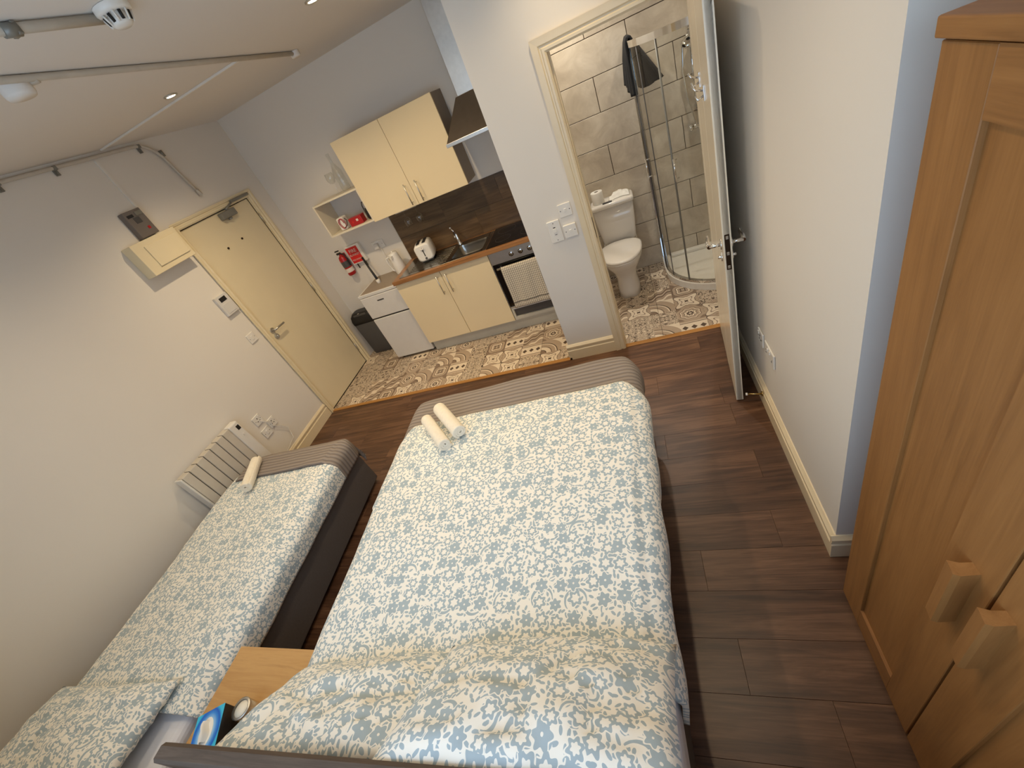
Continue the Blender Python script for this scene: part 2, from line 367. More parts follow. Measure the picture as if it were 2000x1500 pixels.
class B:
    """mesh builder, world coordinates (or local ones with local=True)"""
    def __init__(s): s.bm = bmesh.new(); s.uvl = None
    def box(s, x0, x1, y0, y1, z0, z1, bev=0.0, seg=2):
        g = bmesh.new()
        bmesh.ops.create_cube(g, size=1.0)
        for v in g.verts:
            v.co = Vector(((x0 + x1) / 2 + v.co.x * (x1 - x0), (y0 + y1) / 2 + v.co.y * (y1 - y0), (z0 + z1) / 2 + v.co.z * (z1 - z0)))
        if bev:
            bmesh.ops.bevel(g, geom=list(g.edges), offset=bev, segments=seg, affect='EDGES', profile=.5)
        s.merge(g); return s
    def merge(s, g, mat=None):
        if mat is not None: bmesh.ops.transform(g, matrix=mat, verts=list(g.verts))
        mp = {}
        for v in g.verts: mp[v] = s.bm.verts.new(v.co)
        for f in g.faces:
            try:
                nf = s.bm.faces.new([mp[v] for v in f.verts]); nf.smooth = f.smooth
            except ValueError: pass
        g.free()
    def rings(s, rings, cap0=True, cap1=True, closed=True):
        """loft between rings of equal point counts"""
        R = [[s.bm.verts.new(p) for p in r] for r in rings]
        n = len(R[0])
        for a, b in zip(R, R[1:]):
            for i in range(n if closed else n - 1):
                f = s.bm.faces.new((a[i], a[(i + 1) % n], b[(i + 1) % n], b[i])); f.smooth = True
        if cap0: s.bm.faces.new(list(reversed(R[0])))
        if cap1: s.bm.faces.new(R[-1])
        return s
    def cyl(s, p0, p1, r, r1=None, n=16, cap=True):
        p0, p1 = Vector(p0), Vector(p1); r1 = r if r1 is None else r1
        d = (p1 - p0).normalized()
        u = d.orthogonal().normalized(); w_ = d.cross(u)
        ring = lambda p, rr: [p + (u * math.cos(2 * PI * i / n) + w_ * math.sin(2 * PI * i / n)) * rr for i in range(n)]
        s.rings([ring(p0, r), ring(p1, r1)], cap, cap); return s
    def tube(s, pts, r, n=10, cap=True):
        pts = [Vector(p) for p in pts]; rr = []; u = None
        for i, p in enumerate(pts):
            d = ((pts[min(i + 1, len(pts) - 1)]) - pts[max(i - 1, 0)]).normalized()
            if u is None: u = d.orthogonal().normalized()
            else: u = (u - d * u.dot(d)).normalized()
            w_ = d.cross(u)
            rad = r[i] if isinstance(r, (list, tuple)) else r
            rr.append([p + (u * math.cos(2 * PI * k / n) + w_ * math.sin(2 * PI * k / n)) * rad for k in range(n)])
        s.rings(rr, cap, cap); return s
    def lathe(s, prof, c, n=24, axis='Z'):
        """prof: (radius, height) list"""
        c = Vector(c); rr = []
        for r, h in prof:
            r = max(r, 1e-4); ring = []
            for k in range(n):
                a = 2 * PI * k / n
                if axis == 'Z': ring.append(c + Vector((r * math.cos(a), r * math.sin(a), h)))
                elif axis == 'X': ring.append(c + Vector((h, r * math.cos(a), r * math.sin(a))))
                else: ring.append(c + Vector((r * math.sin(a), h, r * math.cos(a))))
            rr.append(ring)
        s.rings(rr, prof[0][0] < .002, prof[-1][0] < .002); return s
    def prism(s, pts2, a0, a1, axis='Z'):
        def P(p, a):
            return Vector((p[0], p[1], a)) if axis == 'Z' else Vector((p[0], a, p[1])) if axis == 'Y' else Vector((a, p[0], p[1]))
        A = [s.bm.verts.new(P(p, a0)) for p in pts2]; Bv = [s.bm.verts.new(P(p, a1)) for p in pts2]
        n = len(pts2)
        for i in range(n): s.bm.faces.new((A[i], A[(i + 1) % n], Bv[(i + 1) % n], Bv[i]))
        s.bm.faces.new(list(reversed(A))); s.bm.faces.new(Bv); return s
    def quad(s, a, b, c, d):
        s.bm.faces.new([s.bm.verts.new(Vector(p)) for p in (a, b, c, d)]); return s
    def grid(s, f, nu, nv, uv=None, closed_v=False):
        s.uvl = s.bm.loops.layers.uv.verify()
        V = [[s.bm.verts.new(f(i / nu, j / nv)) for j in range(nv + 1)] for i in range(nu + 1)]
        for i in range(nu):
            for j in range(nv):
                fc = s.bm.faces.new((V[i][j], V[i + 1][j], V[i + 1][j + 1], V[i][j + 1])); fc.smooth = True
                if uv:
                    for lp, (a, b) in zip(fc.loops, ((i, j), (i + 1, j), (i + 1, j + 1), (i, j + 1))):
                        lp[s.uvl].uv = uv(a / nu, b / nv)
        return s
    def build(s, name, mat, parent=None, local=False, kind=None, label=None, smooth=None, normals=True):
        if normals: bmesh.ops.recalc_face_normals(s.bm, faces=list(s.bm.faces))
        me = bpy.data.meshes.new(name)
        o = bpy.data.objects.new(name, me); COL.objects.link(o)
        if parent is not None:
            inv = ROOT[parent.name]
            if not local: bmesh.ops.transform(s.bm, matrix=inv, verts=list(s.bm.verts))
            o.parent = parent; ROOT[o.name] = inv
        else:
            ROOT[o.name] = Matrix.Identity(4)
        s.bm.to_mesh(me); s.bm.free()
        me.materials.append(M[mat] if isinstance(mat, str) else mat)
        if smooth:
            for p in me.polygons: p.use_smooth = True
        if kind: o['kind'] = kind
        if label: o['label'] = label
        return o

def solo(o, label, cat, group=None):
    """a thing that is one mesh: put its origin at its base"""
    me = o.data
    xs = [v.co for v in me.vertices]
    c = Vector(((min(p.x for p in xs) + max(p.x for p in xs)) / 2, (min(p.y for p in xs) + max(p.y for p in xs)) / 2, min(p.z for p in xs)))
    me.transform(Matrix.Translation(-c)); o.location = c
    return tag(o, label, cat, group)

def struct(o): return tag(o, kind='structure')
def bx(name, x0, x1, y0, y1, z0, z1, mat, parent=None, bev=0.0, **k):
    return B().box(x0, x1, y0, y1, z0, z1, bev).build(name, mat, parent, **k)

def rrect(cx, cy, hw, hd, r, n=5):
    pts = []
    for sx, sy, a0 in ((1, 1, 0), (-1, 1, 90), (-1, -1, 180), (1, -1, 270)):
        for k in range(n + 1):
            a = math.radians(a0 + 90 * k / n)
            pts.append((cx + sx * (hw - r) + r * math.cos(a), cy + sy * (hd - r) + r * math.sin(a)))
    return pts

# ---------------------------------------------------------------- room shell
Xp, Xr, D, Yr, YB, XF, BB = 2.643, 3.85, 1.166, -1.777, -3.0, 4.50, 1.30
YBW = 1.30
floor = B().box(-.1, XF + .1, YB - .1, YBW + .1, -.10, -.012).build('floor', 'subfloor'); struct(floor)
b = B()
b.box(-.12, 0, YB - .1, .0255 - .0, 0, CEIL); b.box(-.12, 0, .874, D + .1, 0, CEIL); b.box(-.12, 0, .0255, .874, 2.012, CEIL)
struct(b.build('wall_left', 'wall'))
struct(B().box(0, Xp, D, D + .1, 0, CEIL).build('wall_back', 'wall'))
struct(B().box(Xp, Xp + .1, .1, D + .1, 0, CEIL).build('wall_partition', 'wall'))
OX0, OX1, OZ = 3.086, 3.806, 1.99
b = B(); b.box(Xp, OX0 - .012, 0, .1, 0, CEIL); b.box(OX1 + .012, XF + .1, 0, .1, 0, CEIL); b.box(OX0 - .012, OX1 + .012, 0, .1, OZ + .012, CEIL)
struct(b.build('wall_bathroom_front', 'wall'))
struct(B().box(Xr, Xr + .1, Yr, 0, 0, CEIL).build('wall_right', 'wall'))
struct(B().box(Xr + .1, XF + .1, Yr, Yr + .1, 0, CEIL).build('wall_alcove', 'wall'))
struct(B().box(XF, XF + .1, YB, Yr, 0, CEIL).build('wall_alcove_side', 'wall'))
WX0, WX1, WZ0, WZ1 = 1.25, 3.95, 1.02, 2.30
b = B(); b.box(-.1, WX0, YB - .30, YB, 0, CEIL); b.box(WX1, XF + .1, YB - .30, YB, 0, CEIL); b.box(WX0, WX1, YB - .30, YB, 0, WZ0); b.box(WX0, WX1, YB - .30, YB, WZ1, CEIL)
struct(b.build('wall_front', 'wall'))
b = B()
for x0, x1 in ((WX0, WX0 + .05), (WX1 - .05, WX1), ((WX0 + WX1) / 2 - .03, (WX0 + WX1) / 2 + .03)): b.box(x0, x1, YB - .29, YB - .24, WZ0, WZ1)
b.box(WX0, WX1, YB - .29, YB - .24, WZ0, WZ0 + .05); b.box(WX0, WX1, YB - .29, YB - .24, WZ1 - .05, WZ1)
struct(b.build('window_1', 'white'))
struct(B().box(-.1, XF + .1, YB - .30, YBW + .12, CEIL, CEIL + .1).build('ceiling', 'ceil'))
struct(B().box(Xp + .0, XF + .1, YBW + .008, YBW + .1, 0, CEIL).build('wall_bathroom_back', 'tilebk'))
wb = bpy.data.objects['wall_bathroom_back']
struct(B().box(4.42, 4.52, .1, YBW, 0, CEIL).build('wall_bathroom_right', 'tile'))

# bathroom wall tiles, one object each, 0.60 x 0.25 half bond
tile_cache = {}
def tile_obj(name, x0, x1, y0, y1, z0, z1, mat, parent, bev=.0012):
    key = (name, round(x1 - x0, 3), round(y1 - y0, 3), round(z1 - z0, 3), mat)
    if key not in tile_cache:
        bb = B().box(-(x1 - x0) / 2, (x1 - x0) / 2, -(y1 - y0) / 2, (y1 - y0) / 2, -(z1 - z0) / 2, (z1 - z0) / 2, bev, 1)
        me = bpy.data.meshes.new(name); bb.bm.to_mesh(me); bb.bm.free(); me.materials.append(M[mat]); tile_cache[key] = me
    o = bpy.data.objects.new(name, tile_cache[key]); COL.objects.link(o)
    o.location = ((x0 + x1) / 2, (y0 + y1) / 2, (z0 + z1) / 2); o.parent = parent
    return o
zr = [-.055 + .251 * k for k in range(12)]
for k, z0 in enumerate(zr):
    z1 = min(z0 + .251, CEIL); z0 = max(z0, 0)
    if z1 - z0 < .03: continue
    off = 3.25 if k % 2 == 0 else 3.55
    xs = [Xp + .1] + [x for x in (off - .6, off, off + .6, off + 1.2) if Xp + .12 < x < 4.40] + [4.42]
    for x0, x1 in zip(xs, xs[1:]):
        tile_obj('tile', x0 + .0026, x1 - .0026, YBW, YBW + .012, z0 + .0026, z1 - .0026, 'tile', wb)

# patchwork floor tiles in kitchen and bathroom
def floor_tiles(xs, ys, X0, X1, Y0, Y1):
    for x0 in xs:
        for y0 in ys:
            a0, a1, c0, c1 = max(x0, X0), min(x0 + .5895, X1), max(y0, Y0), min(y0 + .5895, Y1)
            if a1 - a0 > .02 and c1 - c0 > .02: tile_obj('floor_tile', a0 + .001, a1 - .001, c0 + .001, c1 - .001, -.012, 0.0, 'patch', floor)
floor_tiles([-.025 + .5895 * k for k in range(5)], [-.025, .5645], 0.0, Xp, .012, D)
floor_tiles([2.786 + .5895 * k for k in range(4)], [.002, .5915, 1.181], Xp + .1, 4.42, .03, YBW + .008)
# laminate planks
ys = -2.30 - .186 * 4
row = 0
while ys < 0:
    y0, y1 = max(ys, YB), min(ys + .186, -.006)
    x = -random.random() * 1.1 - .1 if row != 4 else 3.41 - 1.28 * 3
    while x < XF:
        a0, a1 = max(x, 0.0), min(x + 1.28, XF)
        if y0 > Yr: a1 = min(a1, Xr)
        if a1 - a0 > .02 and y1 - y0 > .02: tile_obj('plank', a0 + .0003, a1 - .0003, y0 + .0004, y1 - .0004, -.012, 0.0, 'plank', floor, .0005)
        x += 1.28
    ys += .186; row += 1
struct(B().box(0.0, Xp - .0, -.018, .022, -.004, .006, .003).build('trim_1', 'thresh'))
struct(B().box(OX0 + .0, OX1, -.010, .034, -.004, .006, .003).build('trim_2', 'thresh'))

# skirting boards: torus profile, height .14
def skirt(name, p0, p1, nrm, h=.14, t=.018):
    """profile swept from p0 to p1, nrm points into the room"""
    prof = [(0, 0), (t, 0), (t, h * .62), (t * .72, h * .66), (t * .72, h * .74), (t * .95, h * .80), (t * .95, h * .88), (t * .55, h * .95), (t * .3, h), (0, h)]
    bb = B(); nx, ny = nrm
    A = [Vector((p0[0] + nx * a, p0[1] + ny * a, z)) for a, z in prof]; C = [Vector((p1[0] + nx * a, p1[1] + ny * a, z)) for a, z in prof]
    va = [bb.bm.verts.new(p) for p in A]; vc = [bb.bm.verts.new(p) for p in C]; n = len(prof)
    for i in range(n): bb.bm.faces.new((va[i], va[(i + 1) % n], vc[(i + 1) % n], vc[i]))
    bb.bm.faces.new(va); bb.bm.faces.new(vc)
    return struct(bb.build(name, 'gloss'))
skirt('baseboard_left', (0, YB), (0, -.038), (1, 0))
skirt('baseboard_right', (Xr, Yr + .0003), (Xr, 0), (-1, 0))
skirt('baseboard_alcove', (Xr - .018, Yr), (XF, Yr), (0, -1))
skirt('baseboard_pillar', (Xp - .018, 0), (OX0 - .075, 0), (0, -1))
skirt('baseboard_partition', (Xp, -.018), (Xp, .60), (-1, 0), .02)

# architrave round the bathroom door: moulded profile, three mitred lengths
def architrave(name, x0, x1, zt, ysurf, sgn, wdt=.075, plane='Y', mat='gloss'):
    prof = [(0, 0), (0, .012), (.010, .020), (.022, .020), (.027, .015), (.034, .015), (.040, .022), (.060, .024), (wdt, .026), (wdt, 0)]
    bb = B()
    def ring(path):
        return [[bb.bm.verts.new(p) for p in r] for r in path]
    secs = []
    for a, c in ((x0, 0), (x0, 1), (x1, 1), (x1, 0)):
        sx = -1 if a == x0 else 1
        r = []
        for o_, t_ in prof:
            xx = a + sx * o_; zz = zt + o_ if c else 0.0
            yy = ysurf + sgn * t_
            r.append(Vector((xx, yy, zz)) if plane == 'Y' else Vector((yy, xx, zz)))
        secs.append(r)
    bb.rings(secs)
    for f in bb.bm.faces: f.smooth = False
    return bb.build(name, mat)
struct(architrave('door_frame_bathroom', OX0, OX1, OZ, 0, -1))
bpy.data.objects['door_frame_bathroom'].name = 'trim_3'
b = B(); b.box(OX0 - .011, OX0, -.002, .102, 0, OZ); b.box(OX1, OX1 + .011, -.002, .102, 0, OZ); b.box(OX0 - .011, OX1 + .011, -.002, .102, OZ, OZ + .011); b.box(OX0 - .001, OX0 + .006, .045, .1, 0, OZ - .001)
struct(b.build('trim_4', 'gloss'))
struct(B().box(OX0 + .0001, OX0 + .0015, .004, .032, .93, 1.07).build('trim_5', 'bronze'))

# ---------------------------------------------------------------- entrance door (closed, in the left wall)
struct(B().box(-.14, -.115, -.05, .95, -.02, 2.1).build('light_seal_panel', 'gap'))  # unseen panel added behind the door to stop sky light leaking in
d1 = B().box(-.047, -.004, .030, .870, .006, 2.006, .002).build('door_1', 'doorp'); struct(d1)
b = B(); b.box(-.12, .004, -.012, .0255, 0, 2.04); b.box(-.12, .004, .874, .91, 0, 2.04); b.box(-.12, .004, .0255, .874, 2.012, 2.05)
fr = b.build('door_frame', 'doorp', d1)
a1 = architrave('architrave', .018 - .0, .884, 2.012, .003, 1, .05, 'X', 'doorp'); a1.parent = d1
for zz in (1.81, 1.045, .22):
    B().cyl((.006, .872, zz - .05), (.006, .872, zz + .05), .006).build('hinge', 'steel', d1)
b = B().cyl((-.004, .085, .995), (.006, .085, .995), .026); b.cyl((.006, .085, .995), (.05, .085, .995), .009); b.tube([(.05, .08, .995), (.052, .12, .997), (.05, .21, .993)], .009)
b.build('lever_handle', 'steel', d1)
B().cyl((-.004, .085, .93), (.006, .085, .93), .026).cyl((.006, .085, .93), (.018, .085, .93), .008).build('thumb_turn', 'steel', d1)
for yy, zz in ((.509, 1.75), (.308, 1.74)): B().cyl((-.004, yy, zz), (.004, yy, zz), .009).build('door_viewer' if yy > .4 else 'bolt_cap', 'bronze', d1)
b = B().box(-.004, .045, .445, .625, 1.935, 1.995, .008)
b.cyl((.02, .53, 1.92), (.02, .53, 1.935), .018)
dc = b.build('door_closer', 'galvd', d1)
b = B().box(.028, .05, .63, .875, 2.027, 2.05, .003); b.tube([(.03, .535, 2.0), (.045, .62, 2.03)], .009)
b.build('closer_arm', 'galvd', d1)

# ---------------------------------------------------------------- bathroom door (open, hinged on the right jamb)
ang = math.atan2(-.996, -.0885)
d2 = thing('door_2', (3.775, -.012, 0), None, None, rz=ang); d2['kind'] = 'structure'
LW, LT, DH = .797, .037, 1.975
b = B(); b.box(0, LW, .006, LT - .006, .012, DH)
core = b.build('door_leaf', 'bathdoor', d2, local=True)
b = B(); st = .105
for x0, x1 in ((0, st), (LW - st, LW), (LW / 2 - .05, LW / 2 + .05)): b.box(x0, x1, 0, LT, .012, DH, .001, 1)
for z0, z1 in ((.012, .22), (.80, .99), (1.50, 1.60), (DH - .11, DH)):
    b.box(st - .002, LW - st + .002, .0005, LT - .0005, z0, z1)
b.build('door_rails', 'bathdoor', d2, local=True)
for x0, x1 in ((st, LW / 2 - .05), (LW / 2 + .05, LW - st)):
    for z0, z1 in ((.22, .80), (.99, 1.50), (1.60, DH - .11)):
        b = B()
        for yy, sg in ((0.006, -1), (LT - .006, 1)):
            def frame(i, h):
                return [Vector((x0 + i, yy + sg * h, z0 + i)), Vector((x1 - i, yy + sg * h, z0 + i)), Vector((x1 - i, yy + sg * h, z1 - i)), Vector((x0 + i, yy + sg * h, z1 - i))]
            b.rings([frame(0, .0055), frame(.012, .001), frame(.03, .001), frame(.05, .005), frame(.055, .005)])
        for f in b.bm.faces: f.smooth = False
        b.build('door_panel', 'bathdoor', d2, local=True)
for yy, sg in ((0, -1), (LT, 1)):
    b = B(); c = (LW - .06, yy, 1.0)
    b.cyl(c, (c[0], yy + sg * .008, 1.0), .026, n=24)
    b.cyl((c[0], yy, 1.0), (c[0], yy + sg * .055, 1.0), .009)
    b.tube([(c[0] + .006, yy + sg * .055, 1.0), (c[0] - .05, yy + sg * .058, 1.002), (c[0] - .105, yy + sg * .054, 1.0)], [.010, .010, .008])
    b.cyl((c[0] - .105, yy + sg * .054 - .004, 1.0), (c[0] - .105, yy + sg * .054 + .004, 1.0), .013)
    b.build('lever_handle', 'chrome', d2, local=True)
    b = B().cyl((c[0], yy, .935), (c[0], yy + sg * .008, .935), .022, n=20).cyl((c[0], yy, .935), (c[0], yy + sg * .022, .935), .007)
    b.build('lock_turn', 'chrome', d2, local=True)
b = B().box(LW - .001, LW + .0015, .008, LT - .008, .89, 1.07, .0005, 1)
lk = b.build('lock_plate', 'bronze', d2, local=True)
for zz in (.905, .975, 1.055): B().box(LW + .0015, LW + .004, .013, .024, zz - .008, zz + .008, .001, 1).build('latch', 'steel', lk, local=True)
for xx, zz in ((LW - .45, 1.64), (LW - .25, 1.615)):
    b = B().box(xx - .012, xx + .012, -.004, 0, zz - .03, zz + .03, .001); b.tube([(xx, -.004, zz + .01), (xx, -.035, zz + .02), (xx, -.045, zz + .04)], .005); b.tube([(xx, -.004, zz - .01), (xx, -.028, zz - .02), (xx, -.035, zz + .0)], .005)
    b.build('coat_hook', 'chrome', d2, local=True)
for zz in (.25, 1.0, 1.75): B().cyl((.0, LT + .002, zz - .045), (.0, LT + .002, zz + .045), .006).build('hinge', 'steel', d2, local=True)

# ---------------------------------------------------------------- left wall fittings
def plate(name, x, y, z, hw, hh, label, cat, axis, group=None, mat='white', holes=True, extra=None, d=.010):
    """wall plate on plane axis 'X+' (faces +x), 'X-' or 'Y-'"""
    def W(a, h, o_):   # across, height, out
        if axis == 'X+': return (x + o_, y + a, z + h)
        if axis == 'X-': return (x - o_, y + a, z + h)
        return (x + a, y - o_, z + h)
    def bxx(bb, a0, a1, h0, h1, o0, o1, bev=.0015):
        p, q = W(a0, h0, o0), W(a1, h1, o1)
        bb.box(min(p[0], q[0]), max(p[0], q[0]), min(p[1], q[1]), max(p[1], q[1]), p[2], q[2], bev, 1)
    r = thing(name, W(0, -hh, 0), label, cat, group)
    bb = B(); bxx(bb, -hw, hw, -hh, hh, .001, d, .003); bb.build('face_plate', mat, r)
    if holes:
        for s_ in (-1, 1):
            bb = B(); bxx(bb, s_ * hw * .7 - .003, s_ * hw * .7 + .003, -.003, .003, d, d + .001, .0005); bb.build('screw', 'dgrey', r)
    if extra:
        for nm, a0, a1, h0, h1, o1, mt in extra:
            bb = B(); bxx(bb, a0, a1, h0, h1, d - .001, d + o1, .0008); bb.build(nm, mt, r)
    return r
sw = [('rocker', -.012, .012, -.018, .018, .004, 'white')]
sock1 = [('rocker', .016, .03, .014, .032, .004, 'white'), ('pin_slot', -.004, .004, .008, .02, .001, 'gap'), ('pin_slot', -.018, -.006, -.014, -.008, .001, 'gap'), ('pin_slot', .006, .018, -.014, -.008, .001, 'gap')]
plate('light_switch', 0, -.145, 1.07, .043, .043, 'small square white light switch plate just left of the entrance door handle', 'light switch', 'X+', extra=sw)
b = thing('keypad', (.001, -.115, 1.315), 'grey upright keypad with a black display beside the entrance door', 'keypad')
bx('case', .001, .028, -.185, -.05, 1.318, 1.492, 'appl', b, .004)
bx('display', .028, .030, -.155, -.085, 1.435, 1.472, 'black', b, .001)
bx('button_cover', .028, .031, -.165, -.07, 1.335, 1.415, 'appl', b, .001)
b = thing('alarm_panel', (.001, -.225, 2.062), 'dark grey alarm control box standing on top of the white box', 'alarm panel')
bx('case', .001, .05, -.300, -.152, 2.065, 2.25, 'alarm', b, .004)
bx('display', .050, .052, -.285, -.235, 2.205, 2.225, 'black', b, .001)
bx('key_grid', .050, .053, -.255, -.205, 2.16, 2.20, 'dgrey', b, .001)
bx('warning_label', .050, .0515, -.205, -.185, 2.105, 2.125, 'red', b)
bx('bracket', .045, .056, -.215, -.160, 2.205, 2.235, 'galvd', b, .002)
b = thing('fuse_box', (.001, -.275, 1.82), 'white boxed-in cover on the wall beside the entrance door top', 'box')
bx('case', .001, .095, -.470, -.075, 1.83, 2.058, 'doorp', b, .003)
bx('lid', .095, .104, -.385, -.10, 1.868, 2.02, 'doorp', b, .002)
# conduit run on left wall + bend down
b = thing('conduit', (.02, -.8, 2.58), 'grey metal conduit along the top of the left wall, bent down to the door', 'conduit')
zc = 2.60
pts = [(.022, -3.0, zc - .002), (.022, -1.2, zc), (.022, .20, zc)] + [(.022, .20 + .17 * math.sin(a), zc - .17 + .17 * math.cos(a)) for a in (.3, .6, .9, 1.2, 1.5)] + [(.022, .385, 2.36), (.022, .425, 2.19)]
B().tube(pts, .0115, 12).build('pipe', 'galv', b)
for y_, z_ in ((-.75, zc - .004), (-.41, zc - .002), (.235, zc - .006)):
    bb = B().box(.001, .034, y_ - .012, y_ + .012, z_ - .013, z_ + .013, .003); bb.box(.001, .014, y_ - .012, y_ + .012, z_ - .042, z_ - .013, .002); bb.cyl((.014, y_, z_ - .03), (.019, y_, z_ - .03), .006)
    bb.build('saddle', 'galvd', b)
B().cyl((.022, .372, 2.535), (.022, .374, 2.49), .015).build('saddle', 'galvd', b)
B().cyl((.022, .422, 2.215), (.022, .427, 2.17), .016).build('end_cap', 'galv', b)
# mini trunking across ceiling, then down to alarm
b = thing('cable_trunking', (.7, -.02, CEIL - .02), 'thin white cable trunking crossing the ceiling and dropping to the alarm', 'trunking')
bb = B()
bb.prism([(.036, -.061), (1.385, -.008), (1.385, .010), (.036, -.043)], CEIL - .012, CEIL - .001)
bb.build('ceiling_run', 'white', b)
bx('wall_drop', .001, .010, -.135, -.117, 2.255, 2.585, 'white', b)
# ceiling conduit with round boxes
b = thing('ceiling_conduit', (1.42, -.4, CEIL - .03), 'long grey conduit on the ceiling ending in a small round box', 'conduit')
B().tube([(1.435, -1.9, CEIL - .013), (1.43, -1.3, CEIL - .013), (1.42, -.4, CEIL - .013), (1.417, .52, CEIL - .013)], .012, 12).build('pipe', 'galv', b)
B().lathe([(.034, 0), (.034, -.028), (.030, -.034), (0, -.034)], (1.417, .55, CEIL - .001)).build('end_box', 'ceil', b)
B().lathe([(.05, 0), (.05, -.04), (.045, -.052), (0, -.052)], (1.375, -1.275, CEIL - .001)).build('junction_box', 'ceil', b)
B().cyl((1.39, -1.25, CEIL - .015), (1.43, -1.22, CEIL - .015), .016).build('coupling', 'galv', b)
b = thing('smoke_detector', (1.915, -1.215, CEIL - .05), 'round white smoke detector with dark vent slots on the ceiling', 'smoke detector')
B().lathe([(.056, 0), (.056, -.016), (.050, -.022), (.0, -.022)], (1.915, -1.215, CEIL - .001), 28).build('base', 'white', b)
B().lathe([(.030, -.020), (.034, -.048), (.024, -.056), (0, -.057)], (1.915, -1.215, CEIL - .001), 24).build('dome', 'white', b)
for k in range(14):
    a_ = 2 * PI * k / 14
    p = Vector((1.915 + .0415 * math.cos(a_), -1.215 + .0415 * math.sin(a_), CEIL - .034))
    if k % 2 == 0: B().tube([(1.915 + .047 * math.cos(a_), -1.215 + .047 * math.sin(a_), CEIL - .022), (1.915 + .036 * math.cos(a_), -1.215 + .036 * math.sin(a_), CEIL - .05)], .0035, 6).build('vent_rib', 'white', b)
    else: B().tube([(1.915 + .040 * math.cos(a_), -1.215 + .040 * math.sin(a_), CEIL - .024), (1.915 + .033 * math.cos(a_), -1.215 + .033 * math.sin(a_), CEIL - .046)], .005, 6).build('vent_slot', 'gap', b)
b = thing('ceiling_pipe', (1.82, -1.4, CEIL - .04), 'thicker grey conduit with a coupling beside the smoke detector', 'conduit')
B().tube([(1.66, -1.98, CEIL - .016), (1.80, -1.50, CEIL - .016), (1.868, -1.22, CEIL - .016)], .014, 12).build('pipe', 'galv', b)
B().cyl((1.798, -1.510, CEIL - .018), (1.810, -1.470, CEIL - .018), .018).build('coupling', 'galvd', b)
B().box(1.785, 1.822, -1.485, -1.470, CEIL - .034, CEIL - .001, .003).build('saddle', 'galvd', b)

# ceiling lamps
def downlight(x, y, k, first, bath=False):
    words = {(0.921, -0.145): 'lit ceiling spotlight over the entrance side of the room', (2.044, -0.118): 'lit ceiling spotlight in front of the cooker hood',
             (3.2, -0.36): 'ceiling spotlight in front of the bathroom door', (0.921, -1.62): 'ceiling spotlight over the single bed', (2.044, -1.62): 'ceiling spotlight over the left of the double bed', (3.167, -1.62): 'ceiling spotlight over the right of the double bed'}
    lab = words.get((x, y)) or ('bathroom ceiling spotlight above the toilet' if x < 3.5 else 'bathroom ceiling spotlight above the shower')
    r = thing('downlight', (x, y, CEIL - .006), lab, 'ceiling light', 'recessed ceiling spotlights')
    B().lathe([(.027, 0), (.041, 0), (.042, -.004), (.036, -.008), (.029, -.006), (.027, -.001)], (x, y, CEIL - .0005), 24).build('bezel', 'steel', r)
    B().lathe([(.026, -.001), (.026, -.004), (.0, -.006)], (x, y, CEIL - .0005), 20).build('bulb', 'lampw' if bath else 'lamp', r)
    L = bpy.data.lights.new('downlight_beam', 'SPOT'); L.energy = LAMP_W * k; L.color = BATH_COL if bath else LAMP_COL
    L.spot_size = math.radians(128 if x > 2.5 else 150); L.spot_blend = 1.0; L.shadow_soft_size = .03
    o = bpy.data.objects.new('downlight_beam', L); COL.objects.link(o); o.location = (0, 0, -.012); o.parent = r
for x, y, k in LAMPS: downlight(x, y, k, False)
for x, y, k in BATH_LAMPS: downlight(x, y, k, False, True)

# ---------------------------------------------------------------- radiator and sockets (left wall)
r = thing('radiator', (.02, -1.16, .15), 'white slatted electric radiator on the left wall behind the single bed', 'radiator')
ry0, ry1, rz0, rz1 = -1.455, -.862, .15, .722
bx('back_plate', .012, .03, ry0 + .03, ry1 - .03, rz0 + .03, rz1 - .03, 'white', r)
n_f = 7; wf = (ry1 - .095 - ry0 - .012) / n_f
for k in range(n_f):
    y0 = ry0 + .012 + k * wf
    bb = B().box(.03, .098, y0 + .0032, y0 + wf - .0032, rz0, rz1, .004, 2); bb.build('fin', 'rad', r)
bx('end_cap', .03, .100, ry0 - .004, ry0 + .012, rz0 - .004, rz1 + .002, 'white', r, .006)
cp = bx('control_panel', .03, .100, ry1 - .093, ry1, rz0 - .004, rz1 + .002, 'white', r, .012)
bx('display', .098, .1015, ry1 - .045, ry1 - .015, rz1 - .07, rz1 - .03, 'black', cp, .001)
B().cyl((.100, ry1 - .035, .60), (.104, ry1 - .035, .60), .010).build('button', 'white', cp)
for k in range(n_f): bx('seam', .04, .088, ry0 + .008 + k * wf, ry0 + .016 + k * wf, rz0 + .01, rz1 - .004, 'gap', r)
plate('wall_socket', 0, -.672, .548, .043, .043, 'single white socket, topmost of the three right of the radiator', 'socket', 'X+', 'sockets right of the radiator', extra=sock1)
plate('wall_socket', 0, -.590, .44, .043, .043, 'single white socket nearest the entrance door, right of the radiator', 'socket', 'X+', 'sockets right of the radiator', extra=sock1)
plate('fused_spur', 0, -.690, .415, .043, .043, 'single white fused outlet lowest beside the radiator', 'socket', 'X+', 'sockets right of the radiator', extra=sw)
o = B().tube([(.014, -.672, .54), (.03, -.65, .50), (.02, -.60, .455), (.016, -.62, .42), (.02, -.56, .36), (.02, -.52, .30), (.03, -.56, .20), (.03, -.80, .14)], .0035, 8).build('power_cord', 'white')
solo(o, 'thin white cord running between the wall sockets and down the left wall', 'cord')

# ---------------------------------------------------------------- kitchen
KF = .648
